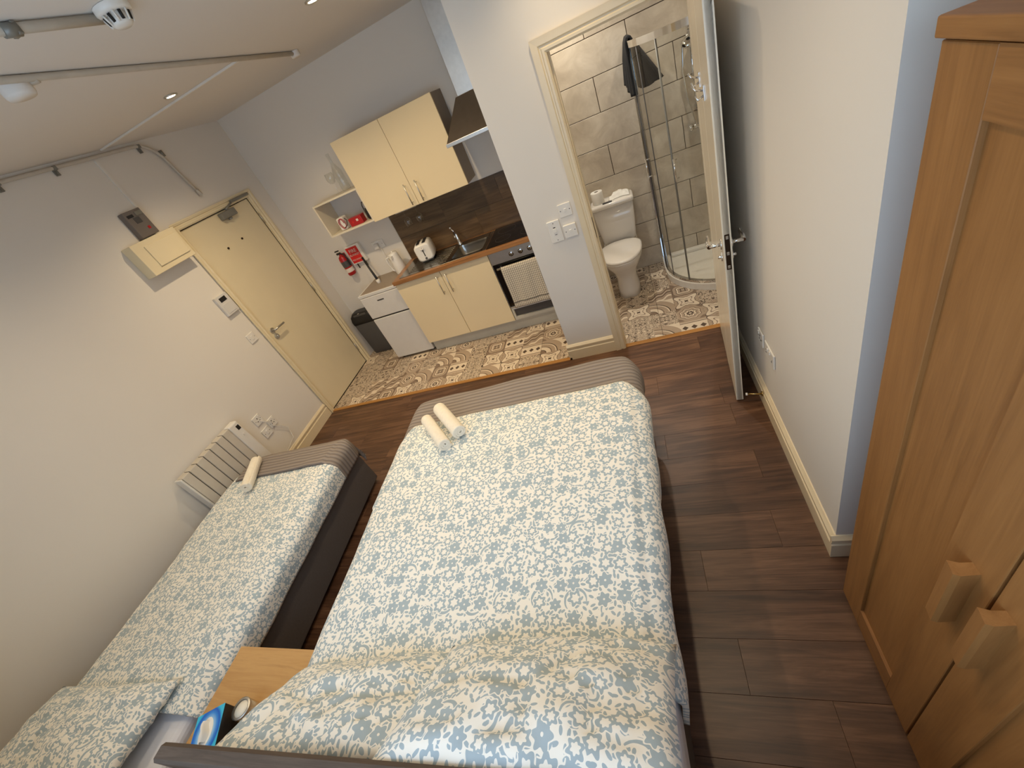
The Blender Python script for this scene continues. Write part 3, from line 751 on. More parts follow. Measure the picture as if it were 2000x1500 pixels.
# base cabinet
r = thing('base_cabinet', (1.57, .9, 0), 'cream gloss two-door base cabinet under the sink', 'cabinet')
b = B(); b.box(1.070, 1.088, KF + .02, D - .003, .135, .845); b.box(2.052, 2.070, KF + .02, D - .003, .135, .845); b.box(1.088, 2.052, KF + .02, D - .003, .135, .153); b.box(1.088, 2.052, D - .02, D - .003, .153, .845); b.box(1.088, 2.052, KF + .02, KF + .1, .60 + .22, .845)
b.build('carcass', 'white', r)
def bar_handle(parent, x, y, z0, z1, axis='Z'):
    b = B()
    b.cyl((x, y - .03, z0), (x, y - .03, z1), .005)
    for z in (z0 + .018, z1 - .018): b.cyl((x, y - .03, z), (x, y, z), .004)
    return b.build('bar_handle', 'steel', parent)
for x0, x1, hx in ((1.071, 1.5675, 1.525), (1.5725, 2.069, 1.622)):
    d = bx('cabinet_door', x0, x1, KF, KF + .018, .137, .842, 'cream', r, .0015)
    bar_handle(d, hx, KF, .622, .81)
bx('plinth', 1.070, 2.641, .711, .727, .001, .132, 'plinth', r)
# worktop with sink cut-out
SX0, SX1, SY0, SY1 = 1.70, 2.035, .700, 1.025
r = thing('worktop', (1.85, .9, .848), 'oak worktop with a rounded front edge running over cabinet and oven', 'worktop')
b = B(); wx0, wx1, wy0, wy1, wz0, wz1 = 1.070, 2.641, .620, D - .002, .847, .886
b.box(wx0, SX0, wy0, wy1, wz0, wz1, .004); b.box(SX1, wx1, wy0, wy1, wz0, wz1, .004); b.box(SX0 - .004, SX1 + .004, wy0, SY0, wz0, wz1, .004); b.box(SX0 - .004, SX1 + .004, SY1, wy1, wz0, wz1, .003)
b.build('board', 'worktop', r)
# sink
r = thing('sink', (1.6, .9, .887), 'inset stainless steel sink with a drainer on its left', 'sink')
b = B(); zt = .889
b.box(1.140, SX0 + .008, .662, 1.125, .8865, zt, .001, 1); b.box(SX1 - .008, 2.072, .662, 1.125, .8865, zt, .001, 1)
b.box(SX0, SX1, .662, SY0 + .006, .8865, zt, .001, 1); b.box(SX0, SX1, SY1 - .006, 1.125, .8865, zt, .001, 1)
b.build('deck', 'sinks', r)
b = B()
rr = []
for hw, hd, z in ((.163, .158, .8885), (.159, .154, .87), (.150, .146, .76), (.13, .126, .745), (.02, .02, .742)):
    rr.append([Vector((p[0], p[1], z)) for p in rrect((SX0 + SX1) / 2, (SY0 + SY1) / 2, hw, hd, min(.05, hd * .8))])
b.rings(rr, False, True); b.build('bowl', 'sinks', r, normals=False)
for k in range(9): bx('drainer_rib', 1.23, 1.65, .722 + k * .042, .727 + k * .042, zt, zt + .003, 'sinks', r, .001)
B().lathe([(.022, 0), (.022, .003), (.0, .004)], ((SX0 + SX1) / 2, (SY0 + SY1) / 2, .742)).build('waste', 'chrome', r)
r = thing('tap', (1.70, 1.085, .889), 'chrome kitchen tap behind the sink bowl', 'tap')
B().lathe([(.024, 0), (.022, .012), (.015, .02), (.015, .10), (.012, .11), (0, .112)], (1.70, 1.085, .889)).build('body', 'chrome', r)
B().tube([(1.70, 1.085, .98), (1.70, 1.07, 1.02), (1.72, 1.01, 1.03), (1.735, .96, 1.01), (1.737, .95, .99)], .009).build('spout', 'chrome', r)
B().tube([(1.70, 1.085, 1.0), (1.675, 1.10, 1.04), (1.665, 1.11, 1.055)], .007).cyl((1.665, 1.108, 1.05), (1.66, 1.112, 1.065), .012).build('lever', 'chrome', r)
# hob
r = thing('hob', (2.35, .9, .887), 'black glass hob set into the worktop by the wall', 'hob')
bx('glass_top', 2.080, 2.630, .656, 1.140, .8865, .892, 'blackgl', r, .001)
for x_, y_, q in ((2.22, .80, .075), (2.22, 1.02, .09), (2.48, .80, .09), (2.48, 1.02, .075)):
    B().lathe([(q, 0.0002), (q, .0006), (q - .0025, .0006), (q - .0025, .0002)], (x_, y_, .892), 32).build('ring', 'dgrey', r)
# oven
r = thing('oven', (2.36, .9, .14), 'built-in oven with steel control panel and black glass door', 'oven')
bx('housing', 2.075, 2.640, KF + .02, D - .01, .136, .845, 'appl', r)
bx('control_panel', 2.078, 2.638, KF - .006, KF + .02, .735, .843, 'steel', r, .002)
for x_ in (2.25, 2.285 + .03, 2.375, 2.458): pass
for x_ in (2.286, 2.374, 2.460, 2.545):
    b = B().cyl((x_, KF - .006, .790), (x_, KF - .012, .790), .022, n=24).cyl((x_, KF - .012, .790), (x_, KF - .032, .790), .016, .013, n=20); b.box(x_ - .003, x_ + .003, KF - .035, KF - .03, .776, .804, .001, 1)
    b.build('knob', 'chrome', r)
dr = bx('oven_door', 2.078, 2.638, KF - .004, KF + .018, .292, .730, 'blackgl', r, .003)
b = B().cyl((2.12, KF - .045, .702), (2.60, KF - .045, .702), .009)
for x_ in (2.15, 2.57): b.cyl((x_, KF - .045, .702), (x_, KF - .004, .702), .006)
b.build('handle', 'steel', dr)
bx('lower_strip', 2.078, 2.638, KF - .004, KF + .018, .272, .289, 'steel', r, .002)
bx('lower_strip', 2.078, 2.638, KF + .002, KF + .018, .256, .269, 'appl', r, .001)
bx('vent_panel', 2.100, 2.638, KF + .014, KF + .02, .175, .254, 'dgrey', r)
b = B(); b.box(2.078, 2.098, KF, KF + .02, .14, .255); b.box(2.098, 2.638, KF, KF + .02, .14, .172)
b.build('lower_frame', 'plinth', r)
# tea towel folded over the oven handle
def ttowel(u, v):
    x = 2.175 + .325 * u + .004 * math.sin(v * 9 + u * 5) - .035 * max(0, v - .1) * (1 - u) + .0 * u
    s = v * .76 - .34
    wv = .004 * math.sin(u * 11 + v * 3) + .003 * math.sin(u * 23)
    if s < -.014: return Vector((x, KF - .045 + .013, .702 + s * .9))
    if s < .014:
        a = s / .014 * PI / 2
        return Vector((x, KF - .045 - .013 * math.sin(a), .702 + .013 * math.cos(a)))
    return Vector((x, KF - .045 - .013 - wv * min(1, s * 6) - .004, .702 - (s - .014) + .014 * (u - .5) * 0 + .012 * u * (s > .2) * 0))
b = B().grid(ttowel, 26, 40, lambda u, v: (u * .33, (1 - v) * .76))
o = b.build('tea_towel', 'waffle'); so = o.modifiers.new('thick', 'SOLIDIFY'); so.thickness = .003
tag(o, 'checked cream and grey tea towel hanging over the oven handle', 'tea towel')
# splashback panels
r = thing('splashback', (1.85, D - .002, .888), 'dark brown wood-effect splashback panels behind the sink', 'splashback')
sx = 1.092
for row_, (z0, z1) in enumerate(((.888, 1.118), (1.120, 1.350))):
    xs = [sx, 1.35, 1.95, 2.55, 2.641] if row_ == 0 else [sx, 1.65, 2.25, 2.641]
    for x0, x1 in zip(xs, xs[1:]): bx('panel', x0, x1 - .0015, D - .012, D - .002, z0, z1, 'splash', r)
bx('edge_trim', sx - .006, sx, D - .013, D - .002, .888, 1.35, 'plinth', r)
# wall cabinet
r = thing('wall_cabinet', (1.59, 1.0, 1.40), 'cream gloss two-door wall cabinet beside the cooker hood', 'cabinet')
bx('carcass', 1.096, 2.090, .900, D - .002, 1.397, 2.088, 'carcass', r)
for x0, x1, hx in ((1.0945, 1.5905, 1.545), (1.5945, 2.0915, 1.660)):
    d = bx('cabinet_door', x0, x1, .880, .898, 1.396, 2.090, 'cream', r, .0015)
    bar_handle(d, hx, .880, 1.415, 1.592)
# hanging wine glasses
def wineglass(name, c, up=1, label='', group=None, s=1.0):
    r = thing(name, c if up > 0 else (c[0], c[1], c[2] - .15), label, 'wine glass', group)
    if up > 0: P = lambda h: c[2] + h
    else: P = lambda h: c[2] - h
    def lat(nm, prof):
        B().lathe([(a * s, (h if up > 0 else -h) * s) for a, h in prof], c, 20).build(nm, 'glass', r)
    lat('foot', [(0, 0), (.030, .001), (.030, .003), (.004, .006)])
    lat('stem', [(.0035, .006), (.003, .075)])
    lat('bowl', [(.004, .075), (.022, .085), (.034, .105), (.036, .125), (.030, .16), (.029, .16), (.034, .125), (.032, .106), (.020, .088), (.0, .079)])
    return r
wineglass('wine_glass', (1.345, 1.0, 1.394), -1, 'left wine glass of two hanging upside down under the wall cabinet', 'hanging wine glasses')
wineglass('wine_glass', (1.475, 1.0, 1.394), -1, 'right wine glass of two hanging upside down under the wall cabinet', 'hanging wine glasses')
r = thing('glass_rack', (1.41, 1.0, 1.39), 'thin metal rack under the wall cabinet holding wine glasses', 'rack')
for x_ in (1.30, 1.39, 1.43, 1.52): B().cyl((x_, .93, 1.383), (x_, 1.12, 1.383), .002, n=8).build('rail', 'steel', r)
for y_ in (.94, 1.11): B().box(1.295, 1.525, y_, y_ + .006, 1.381, 1.3965).build('bracket', 'steel', r)
# cooker hood
r = thing('cooker_hood', (2.37, .93, 1.71), 'stainless steel chimney cooker hood against the partition wall', 'cooker hood')
b = B().box(2.107, 2.640, .700, D - .003, 1.715, 1.742, .002); b.build('canopy_lip', 'steel', r)
def rc_(x0, x1, y0, y1, z): return [Vector((x0, y0, z)), Vector((x1, y0, z)), Vector((x1, y1, z)), Vector((x0, y1, z))]
b = B(); b.rings([rc_(2.115, 2.632, .708, D - .003, 1.742), rc_(2.245, 2.502, .955, D - .003, 1.985)])
for f in b.bm.faces: f.smooth = False
M['hoodd'] = plain('hood_steel', lin(150, 140, 128), .3, 1.0, var=.08, scale=20)
b.build('canopy', 'hoodd', r)
bx('chimney', 2.262, 2.486, .962, D - .003, 1.985, CEIL - .002, 'steel', r, .002)
# pipe beyond
# open shelf box
r = thing('wall_shelf', (.83, 1.0, 1.406), 'white open box shelf fixed left of the wall cabinet', 'shelf')
hx0, hx1, hy0, hy1, hz0, hz1, tk = .567, 1.0925, .890, D - .002, 1.406, 1.715, .016
bx('bottom_board', hx0, hx1, hy0, hy1, hz0, hz0 + tk, 'shelfw', r, .001); bx('top_board', hx0, hx1, hy0, hy1, hz1 - tk, hz1, 'shelfw', r, .001)
bx('side_board', hx0, hx0 + tk, hy0, hy1, hz0 + tk, hz1 - tk, 'shelfw', r, .001); bx('side_board', hx1 - tk, hx1, hy0, hy1, hz0 + tk, hz1 - tk, 'shelfw', r, .001)
bx('back_board', hx0 + tk, hx1 - tk, hy1 - .004, hy1, hz0 + tk, hz1 - tk, 'appl', r)
zs = hz0 + tk
r = thing('adaptor', (.74, .96, zs), 'white rounded adaptor box with a black cable coiled on it', 'adaptor')
B().box(.688, .768, .925, 1.01, zs + .001, zs + .118, .014, 3).build('body', 'white', r)
B().tube([(.70 + .032 + .030 * math.cos(a) + .012 * a / 6, .921 - .002 * math.sin(3 * a), zs + .062 + .046 * math.sin(a)) for a in [k * .35 for k in range(0, 32)]], .0032, 6).build('cable', 'red', r)
B().tube([(.745, .918, zs + .02), (.785, .915, zs + .035), (.80, .93, zs + .075), (.782, .935, zs + .10)], .0035, 6).build('lead', 'black', r)
r = thing('biscuit_box', (.90, .97, zs), 'red packet with a small white patch in the open shelf', 'packet')
bx('body', .812, .960, .925, 1.0, zs + .001, zs + .075, 'red', r, .004)
bx('label_patch', .895, .918, .9235, .925, zs + .035, zs + .055, 'pale', r); bx('label_patch', .845, .86, .9235, .925, zs + .028, zs + .045, 'redl', r)
o = B().lathe([(.026, 0), (.028, .01), (.028, .075), (.02, .09), (.02, .10), (0, .10)], (1.022, .99, zs + .001)).build('spice_jar', 'black'); solo(o, 'dark jar at the right end of the open shelf', 'jar')
o = B().lathe([(.018, 0), (.02, .005), (.02, .085), (.018, .09), (0, .09)], (.985, 1.03, zs + .001)).build('small_bottle', 'glass'); solo(o, 'small clear bottle behind the red packet', 'bottle')
o = B().tube([(.93, 1.08, zs + .002), (.935, 1.08, zs + .12), (.95, 1.08, zs + .15), (.975, 1.08, zs + .14)], .005, 6).build('whisk_handle', 'dgrey'); solo(o, 'thin dark utensil leaning at the back of the open shelf', 'utensil')
# on top of the shelf
wineglass('wine_glass', (.80, 1.06, hz1 + .001), 1, 'clear wine glass standing on top of the open shelf', s=1.15)
o = B().lathe([(.0, 0), (.040, .002), (.044, .02), (.044, .17), (.030, .20), (.016, .24), (.015, .30), (.018, .302), (.018, .32), (.012, .32), (.011, .24), (.026, .20), (.039, .168), (.039, .02), (0, .01)], (.90, 1.06, hz1 + .001), 24).build('decanter', 'glass')
solo(o, 'tall clear glass carafe standing on top of the open shelf', 'carafe')
# fridge
r = thing('fridge', (.81, .9, 0), 'small white fridge freezer with two doors beside the base cabinet', 'fridge')
bx('cabinet', .572, 1.048, .752, 1.155, .02, .800, 'appl', r, .004)
bx('fridge_door', .570, 1.050, .700, .750, .030, .542, 'appl', r, .007)
fd = bx('freezer_door', .570, 1.050, .700, .750, .556, .798, 'appl', r, .007)
bx('badge', .757, .838, .698, .700, .731, .744, 'dgrey', fd, .0005)
bx('door_gap', .58, 1.04, .712, .75, .542, .556, 'gap', r)
b = B().box(.566, 1.054, .702, 1.158, .802, .832, .004); tp = b.build('top', 'appl', r)
bx('top_inlay', .592, 1.04, .722, 1.15, .832, .8335, 'carcass', tp)
for x_ in (.61, 1.01): B().cyl((x_, .76, 0.001), (x_, .76, .03), .016).build('foot', 'black', r)
# kettle on the fridge
kx, ky, kz = 1.003, 1.015, .8345
r = thing('kettle', (kx, ky, kz), 'tall white kettle standing on the fridge by the splashback', 'kettle')
B().lathe([(.0, 0), (.062, .002), (.064, .015), (.058, .12), (.050, .20), (.046, .215), (.0, .222)], (kx, ky, kz), 28).build('body', 'white', r)
B().tube([(kx - .045, ky - .01, kz + .19), (kx - .085, ky - .02, kz + .185), (kx - .095, ky - .02, kz + .12), (kx - .08, ky - .018, kz + .05), (kx - .055, ky - .01, kz + .03)], .009, 8).build('handle', 'white', r)
B().lathe([(.012, 0), (.010, .012), (0, .014)], (kx, ky, kz + .221), 14).build('lid_knob', 'white', r)
B().prism([(kx - .018, ky - .04), (kx + .018, ky - .04), (kx + .004, ky - .075), (kx - .004, ky - .075)], kz + .17, kz + .20).build('spout', 'white', r)
o = B().tube([(kx - .05, ky + .06, kz + .01), (kx - .14, ky + .12, kz + .05), (kx - .17, ky + .135, kz + .17), (kx - .175, ky + .138, kz + .27)], .0035, 8).build('power_cord', 'white'); solo(o, 'white kettle cord running up to the socket above the fridge', 'cord')
plate('wall_socket', .818, D, 1.140, .073, .043, 'double white wall socket between the fire blanket and the kettle', 'socket', 'Y-', extra=[('plug', -.035, .010, -.030, .02, .03, 'appl'), ('rocker', .03, .045, .012, .03, .004, 'white')])
# dish brush leaning
r = thing('hand_whisk', (.69, 1.0, .8345), 'black-handled brush with a white cup end leaning on the fridge', 'brush')
B().tube([(.735, .93, .872), (.66, 1.02, 1.0), (.608, 1.09, 1.09)], [.013, .011, .012], 10).build('handle', 'black', r)
B().lathe([(.016, 0), (.02, .012), (.022, .036), (.016, .04), (0, .04)], (.742, .920, .8345), 18).build('cup', 'white', r)
# fire blanket, extinguisher
r = thing('fire_blanket', (.53, D, 1.03), 'white fire blanket box with a red label on the kitchen wall', 'fire blanket')
bx('box', .440, .628, D - .042, D - .002, 1.040, 1.240, 'white', r, .006)
lb = bx('label', .452, .594, D - .0435, D - .042, 1.052, 1.222, 'redl', r)
def text(body, loc, size, rot, parent, mat, name='lettering', ext=.0004):
    c = bpy.data.curves.new(name, 'FONT'); c.body = body; c.size = size; c.extrude = ext; c.align_x = 'CENTER'; c.align_y = 'CENTER'
    o = bpy.data.objects.new(name, c); COL.objects.link(o); c.materials.append(M[mat]); c.resolution_u = 2
    bpy.context.view_layer.update()
    me = bpy.data.meshes.new_from_object(o); bpy.data.objects.remove(o)
    mm = Matrix.Translation(Vector(loc)) @ Matrix.Rotation(rot[2], 4, 'Z') @ Matrix.Rotation(rot[1], 4, 'Y') @ Matrix.Rotation(rot[0], 4, 'X')
    if parent is not None: mm = ROOT[parent.name] @ mm
    me.transform(mm)
    o = bpy.data.objects.new(name, me); COL.objects.link(o); o.parent = parent
    return o
text('FIRE', (.523, D - .0440, 1.18), .050, (PI / 2, 0, 0), lb, 'pale'); text('BLANKET', (.523, D - .0440, 1.138), .030, (PI / 2, 0, 0), lb, 'pale'); text('PULL DOWN', (.523, D - .0440, 1.085), .020, (PI / 2, 0, 0), lb, 'pale')
for x_ in (.475, .585): bx('pull_tab', x_ - .006, x_ + .006, D - .025, D - .021, .985, 1.040, 'black', r)
r = thing('fire_extinguisher', (.375, D - .05, .955), 'small red fire extinguisher on the kitchen wall by the corner', 'fire extinguisher')
ex, ey = .372, D - .055
B().lathe([(0, 0), (.040, .003), (.045, .015), (.045, .19), (.036, .215), (.016, .228), (.014, .24), (0, .24)], (ex, ey, .955), 24).build('cylinder', 'red', r)
B().lathe([(.0456, .10), (.0456, .165)], (ex, ey, .955), 24).build('label_band', 'dgrey', r); B().lathe([(.0457, .04), (.0457, .085)], (ex, ey, .955), 24).build('label_band', 'pale', r)
B().box(ex - .04, ex + .012, ey - .008, ey + .008, 1.195, 1.215, .003).box(ex - .045, ex + .006, ey - .007, ey + .007, 1.228, 1.240, .003).build('lever', 'black', r)
B().tube([(ex + .012, ey, 1.20), (ex + .045, ey - .01, 1.19), (ex + .055, ey - .01, 1.13), (ex + .052, ey - .01, 1.06)], .006, 8).build('hose', 'black', r)
bx('bracket', ex - .02, ex + .02, ey + .03, D - .001, 1.0, 1.19, 'red', r)
# toaster
tx, ty, tz = 1.390, .955, .892
r = thing('toaster', (tx, ty, tz), 'white two-slot toaster standing on the sink drainer', 'toaster', rz=math.radians(12))
def tl(px, py, pz): return Vector((px, py, pz))
b = B()
rr = []
for y_, hw in ((-.088, .070), (-.078, .084), (0, .088), (.078, .084), (.088, .070)):
    ring = []
    for k in range(20):
        a = 2 * PI * k / 20
        ca, sa = math.cos(a), math.sin(a)
        e_ = .42
        ring.append(Vector((hw * .98 * math.copysign(abs(ca) ** e_, ca), y_ * 1.15, .095 + .085 * math.copysign(abs(sa) ** e_, sa) * (hw / .088))))
    rr.append(ring)
b.rings(rr); b.build('body', 'white', r, local=True)
for x_ in (-.032, .032): B().box(x_ - .016, x_ + .016, -.070, .070, .176, .184, .002, 1).build('slot', 'gap', r, local=True)
B().box(-.004, .004, -.105, -.100, .06, .145, .001, 1).build('lever_slot', 'gap', r, local=True)
B().box(-.018, .018, -.117, -.102, .128, .142, .003).build('lever', 'white', r, local=True)
B().cyl((0, -.100, .04), (0, -.108, .04), .011).build('dial', 'dgrey', r, local=True)
B().box(-.060, .060, -.085, .085, .001, .014, .004).build('base', 'black', r, local=True)
# pedal bin
r = thing('bin', (.21, 1.07, 0), 'black plastic kitchen bin with a swing lid between door and fridge', 'bin')
b = B()
rr = [[Vector((p[0], p[1], z)) for p in rrect(.212, 1.071, hw, hd, .035)] for hw, hd, z in ((.135, .072, .002), (.142, .078, .02), (.155, .088, .43))]
b.rings(rr); b.build('body', 'dgrey', r)
b = B(); rr = [[Vector((p[0], p[1], z)) for p in rrect(.212, 1.071, hw, hd, rd)] for hw, hd, rd, z in ((.160, .090, .035, .425), (.160, .090, .035, .47), (.150, .084, .04, .52), (.12, .066, .04, .552), (.09, .05, .035, .558))]
b.rings(rr); b.build('lid', 'black', r)
bx('swing_flap', .12, .305, .990, 1.06, .505, .545, 'dgrey', r, .012)
B().cyl((.20, .99, .552), (.225, .985, .556), .006).build('latch', 'steel', r)

# ---------------------------------------------------------------- switches on the pillar, sockets on the right wall
plate('light_switch', 2.938, 0, 1.182, .043, .043, 'white light switch plate, upper of the three beside the bathroom door', 'light switch', 'Y-', extra=[('rocker', -.008, .008, -.010, .010, .004, 'white')])
plate('cooker_switch', 2.836, 0, 1.066, .043, .074, 'tall white cooker switch plate, left of the three beside the bathroom door', 'switch', 'Y-', holes=False, d=.012, extra=[('rocker', -.012, .012, -.006, .022, .005, 'white'), ('indicator', -.008, .008, .026, .032, .002, 'black'), ('screw', -.003, .003, .055, .061, .001, 'dgrey'), ('screw', -.003, .003, -.061, -.055, .001, 'dgrey'), ('legend', -.008, .008, -.022, -.018, .001, 'dgrey')])
plate('pull_switch', 2.936, 0, 1.045, .043, .043, 'white switched outlet, lower right of the three beside the bathroom door', 'switch', 'Y-', d=.022, extra=[('rocker', -.010, .010, -.012, .008, .003, 'white')])
plate('wall_socket', Xr, -.815, .452, .043, .043, 'single white wall socket behind the open bathroom door', 'socket', 'X-', extra=sock1)
plate('wall_socket', Xr, -.965, .448, .073, .043, 'double white wall socket on the right wall near the bathroom door', 'socket', 'X-', extra=[('rocker', -.02, -.008, .012, .03, .004, 'white'), ('rocker', .008, .02, .012, .03, .004, 'white'), ('pin_slot', -.05, -.038, -.016, -.010, .001, 'gap'), ('pin_slot', .038, .05, -.016, -.010, .001, 'gap')])
r = thing('door_stop', (3.79, -.86, .06), 'thin brass door stop rod fixed to the right skirting board', 'door stop')
B().cyl((Xr - .018, -.862, .085), (Xr - .024, -.862, .085), .014).build('base', 'brass', r)
B().tube([(Xr - .022, -.862, .085), (3.755, -.845, .085)], .0045).build('rod', 'brass', r)
B().cyl((3.758, -.8455, .085), (3.748, -.844, .085), .008).build('buffer', 'white', r)

# ---------------------------------------------------------------- bathroom
# toilet
r = thing('toilet', (3.17, 1.0, 0), 'white close-coupled toilet with its lid closed', 'toilet')
def oval(cx, cy, hw, f, bk, z, n=28, p=2.3):
    """egg outline: f forward (-y), bk backward"""
    pts = []
    for k in range(n):
        a = 2 * PI * k / n; c_, s_ = math.cos(a), math.sin(a)
        yy = (bk if s_ > 0 else f)
        e = 2 / p
        pts.append(Vector((cx + hw * math.copysign(abs(c_) ** e, c_), cy + yy * math.copysign(abs(s_) ** e, s_), z)))
    return pts
tc = 3.172
b = B(); b.rings([oval(tc, .97, .105, .215, .12, .002, p=2.8), oval(tc, .97, .10, .20, .12, .06, p=2.8), oval(tc, .965, .092, .185, .14, .17, p=2.6), oval(tc, .955, .115, .21, .16, .25), oval(tc, .945, .155, .265, .2, .32), oval(tc, .94, .178, .30, .22, .375), oval(tc, .94, .180, .305, .22, .395)])
b.build('bowl', 'ceramic', r)
b = B().box(tc - .16, tc + .16, 1.05, 1.285, .28, .395, .03, 3); b.build('cistern_shelf', 'ceramic', r)
b = B(); b.rings([oval(tc, .93, .182, .315, .16, .396), oval(tc, .93, .184, .318, .16, .402), oval(tc, .93, .182, .315, .16, .412)]); b.build('seat', 'ceramic', r)
b = B(); b.rings([oval(tc, .93, .184, .318, .16, .414), oval(tc, .93, .187, .322, .162, .420), oval(tc, .93, .186, .32, .162, .432), oval(tc, .93, .170, .30, .15, .438), oval(tc, .93, .08, .15, .08, .439)]); b.build('seat_lid', 'ceramic', r)
b = B(); rr = []
for z, hw, y0 in ((.40, .135, 1.125), (.42, .150, 1.118), (.60, .170, 1.108), (.745, .178, 1.104)):
    rr.append([Vector((p[0], p[1], z)) for p in rrect(tc + .005, (y0 + 1.29) / 2, hw, (1.29 - y0) / 2, .03)])
b.rings(rr); b.build('cistern', 'ceramic', r)
b = B(); rr = [[Vector((p[0], p[1], z)) for p in rrect(tc + .005, 1.192, hw, hd, .03)] for hw, hd, z in ((.182, .094, .745), (.190, .104, .752), (.190, .104, .778), (.180, .096, .788), (.1, .05, .789))]
b.rings(rr); b.build('cistern_lid', 'ceramic', r)
B().lathe([(.02, 0), (.02, .004), (0, .006)], (tc + .005, 1.16, .789)).build('flush_button', 'chrome', r)
for x_ in (tc - .06, tc + .06): B().cyl((x_, 1.075, .412), (x_, 1.075, .432), .014).build('hinge_cap', 'ceramic', r)
r = thing('toilet_roll', (3.068, 1.185, .79), 'white toilet roll standing on end at the left of the cistern lid', 'toilet roll')
B().lathe([(.019, 0), (.052, 0), (.053, .006), (.053, .098), (.051, .102), (.019, .102)], (3.068, 1.185, .7905), 28).build('paper', 'paper', r)
B().lathe([(.0185, .002), (.0185, .100), (.0165, .100), (.0165, .002)], (3.068, 1.185, .7905), 20).build('core', 'carcass', r)
bpy.data.objects.get('paper')
def crump(u, v):
    x = 3.165 + .175 * u; y = 1.13 + .12 * v + .03 * math.sin(u * 3)
    h = .012 + .028 * max(0, math.sin(u * 2.9) * math.sin(v * PI)) + .016 * noise.noise(Vector((u * 6, v * 6, 1)))
    return Vector((x, y, .7915 + max(.002, h * (1 - abs(2 * v - 1) ** 4))))
o = B().grid(crump, 22, 16, lambda u, v: (u, v)).build('face_cloth', 'paper'); so = o.modifiers.new('t', 'SOLIDIFY'); so.thickness = .003
tag(o, 'crumpled white cloth lying on the right of the cistern lid', 'cloth')
o = B().box(3.10, 3.185, 1.105, 1.125, .790, .800, .004).build('toothbrush_pack', 'dgrey'); solo(o, 'small dark packet in front of the cloth on the cistern', 'packet')

# shower enclosure
cxq, cyq, rq = 4.04, 1.01, .50
def quad_path(r_off=0.0, n=14, yend=None):
    R = rq + r_off
    pts = [(cxq - R, YBW - .002), (cxq - R, cyq)]
    pts += [(cxq - R * math.cos(a), cyq - R * math.sin(a)) for a in [PI / 2 * k / n for k in range(1, n + 1)]]
    pts += [(4.418, cyq - R)]
    return pts
r = thing('shower_tray', (3.98, .9, 0), 'low white quadrant shower tray in the bathroom corner', 'shower tray')
outer = quad_path(.02)
b = B().prism(outer + [(4.418, YBW - .002)], .001, .045); b.build('tray_base', 'tray', r)
b = B()
po, pi = quad_path(.022), quad_path(-.045)
n = len(po)
for z0, z1 in ((.045, .062),):
    A = [[b.bm.verts.new((p[0], p[1], z)) for p in path] for path, z in ((po, z0), (po, z1), (pi, z1), (pi, z0))]
    for k in range(n - 1):
        for q in range(3): b.bm.faces.new((A[q][k], A[q][k + 1], A[q + 1][k + 1], A[q + 1][k]))
b.build('rim', 'tray', r)
b = B(); b.box(3.60, 4.418, YBW - .06, YBW - .002, .045, .075, .008); b.build('rear_ledge', 'tray', r)
B().lathe([(.045, 0), (.045, .006), (.03, .010), (0, .011)], (4.02, .66, .045)).build('waste_cover', 'chrome', r)
r = thing('shower_enclosure', (3.9, .8, .06), 'curved glass shower enclosure with chrome frame and sliding doors', 'shower enclosure')
def rail(z0, z1, wd, off=0.0):
    b = B(); a_, c_ = quad_path(off + wd / 2), quad_path(off - wd / 2)
    A = [[b.bm.verts.new((p[0], p[1], z)) for p in path] for path, z in ((a_, z0), (a_, z1), (c_, z1), (c_, z0))]
    for k in range(len(a_) - 1):
        for q in range(4): b.bm.faces.new((A[q][k], A[q][k + 1], A[(q + 1) % 4][k + 1], A[(q + 1) % 4][k]))
    b.bm.faces.new([A[q][0] for q in range(4)]); b.bm.faces.new([A[q][-1] for q in range(4)])
    return b.build('curved_rail', 'chrome', r)
rail(.062, .088, .030); rail(1.80, 1.84, .034)
bx('wall_post', cxq - rq - .018, cxq - rq + .018, YBW - .032, YBW - .002, .062, 1.84, 'chrome', r, .003)
bx('wall_post', 4.388, 4.418, cyq - rq - .018, cyq - rq + .018, .062, 1.84, 'chrome', r, .003)
def curve_panel(t0, t1, off, name='glass_panel', z0=.088, z1=1.80):
    """t in metres along the quadrant path"""
    R = rq + off
    L1 = YBW - cyq; L2 = PI / 2 * R
    def at_(s):
        if s < L1: return (cxq - R, YBW - s)
        if s < L1 + L2: a = (s - L1) / R; return (cxq - R * math.cos(a), cyq - R * math.sin(a))
        return (cxq + (s - L1 - L2), cyq - R)
    b = B(); b.grid(lambda u, v: Vector((*at_(t0 + (t1 - t0) * u), z0 + (z1 - z0) * v)), 24, 1)
    return b.build(name, 'shglass', r), at_
curve_panel(.03, .33, -.006)
gd, at1 = curve_panel(.30, .68, .010, 'sliding_door')
gd2, _ = curve_panel(.69, 1.05, .010, 'sliding_door')
curve_panel(1.02, 1.38, -.006)
for s_ in (.30, .685): 
    x_, y_ = at1(s_)
    B().cyl((x_, y_, .088), (x_, y_, 1.80), .007, n=8).build('door_seal', 'galvd' if s_ > .5 else 'dgrey', r)
x_, y_ = at1(.49); B().cyl((x_, y_, .088), (x_, y_, 1.80), .0035, n=8).build('door_seal', 'dgrey', r)
for s_, nrm in ((.40, 1), (.72, 1)):
    x_, y_ = at1(s_); a_ = max(0, (s_ - .29) / rq); nx_, ny_ = -math.cos(a_), -math.sin(a_)
    b = B(); b.cyl((x_ + nx_ * .035, y_ + ny_ * .035, .93), (x_ + nx_ * .035, y_ + ny_ * .035, 1.09), .006)
    for z_ in (.945, 1.075): b.cyl((x_, y_, z_), (x_ + nx_ * .035, y_ + ny_ * .035, z_), .005)
    b.build('door_handle', 'chrome', r)
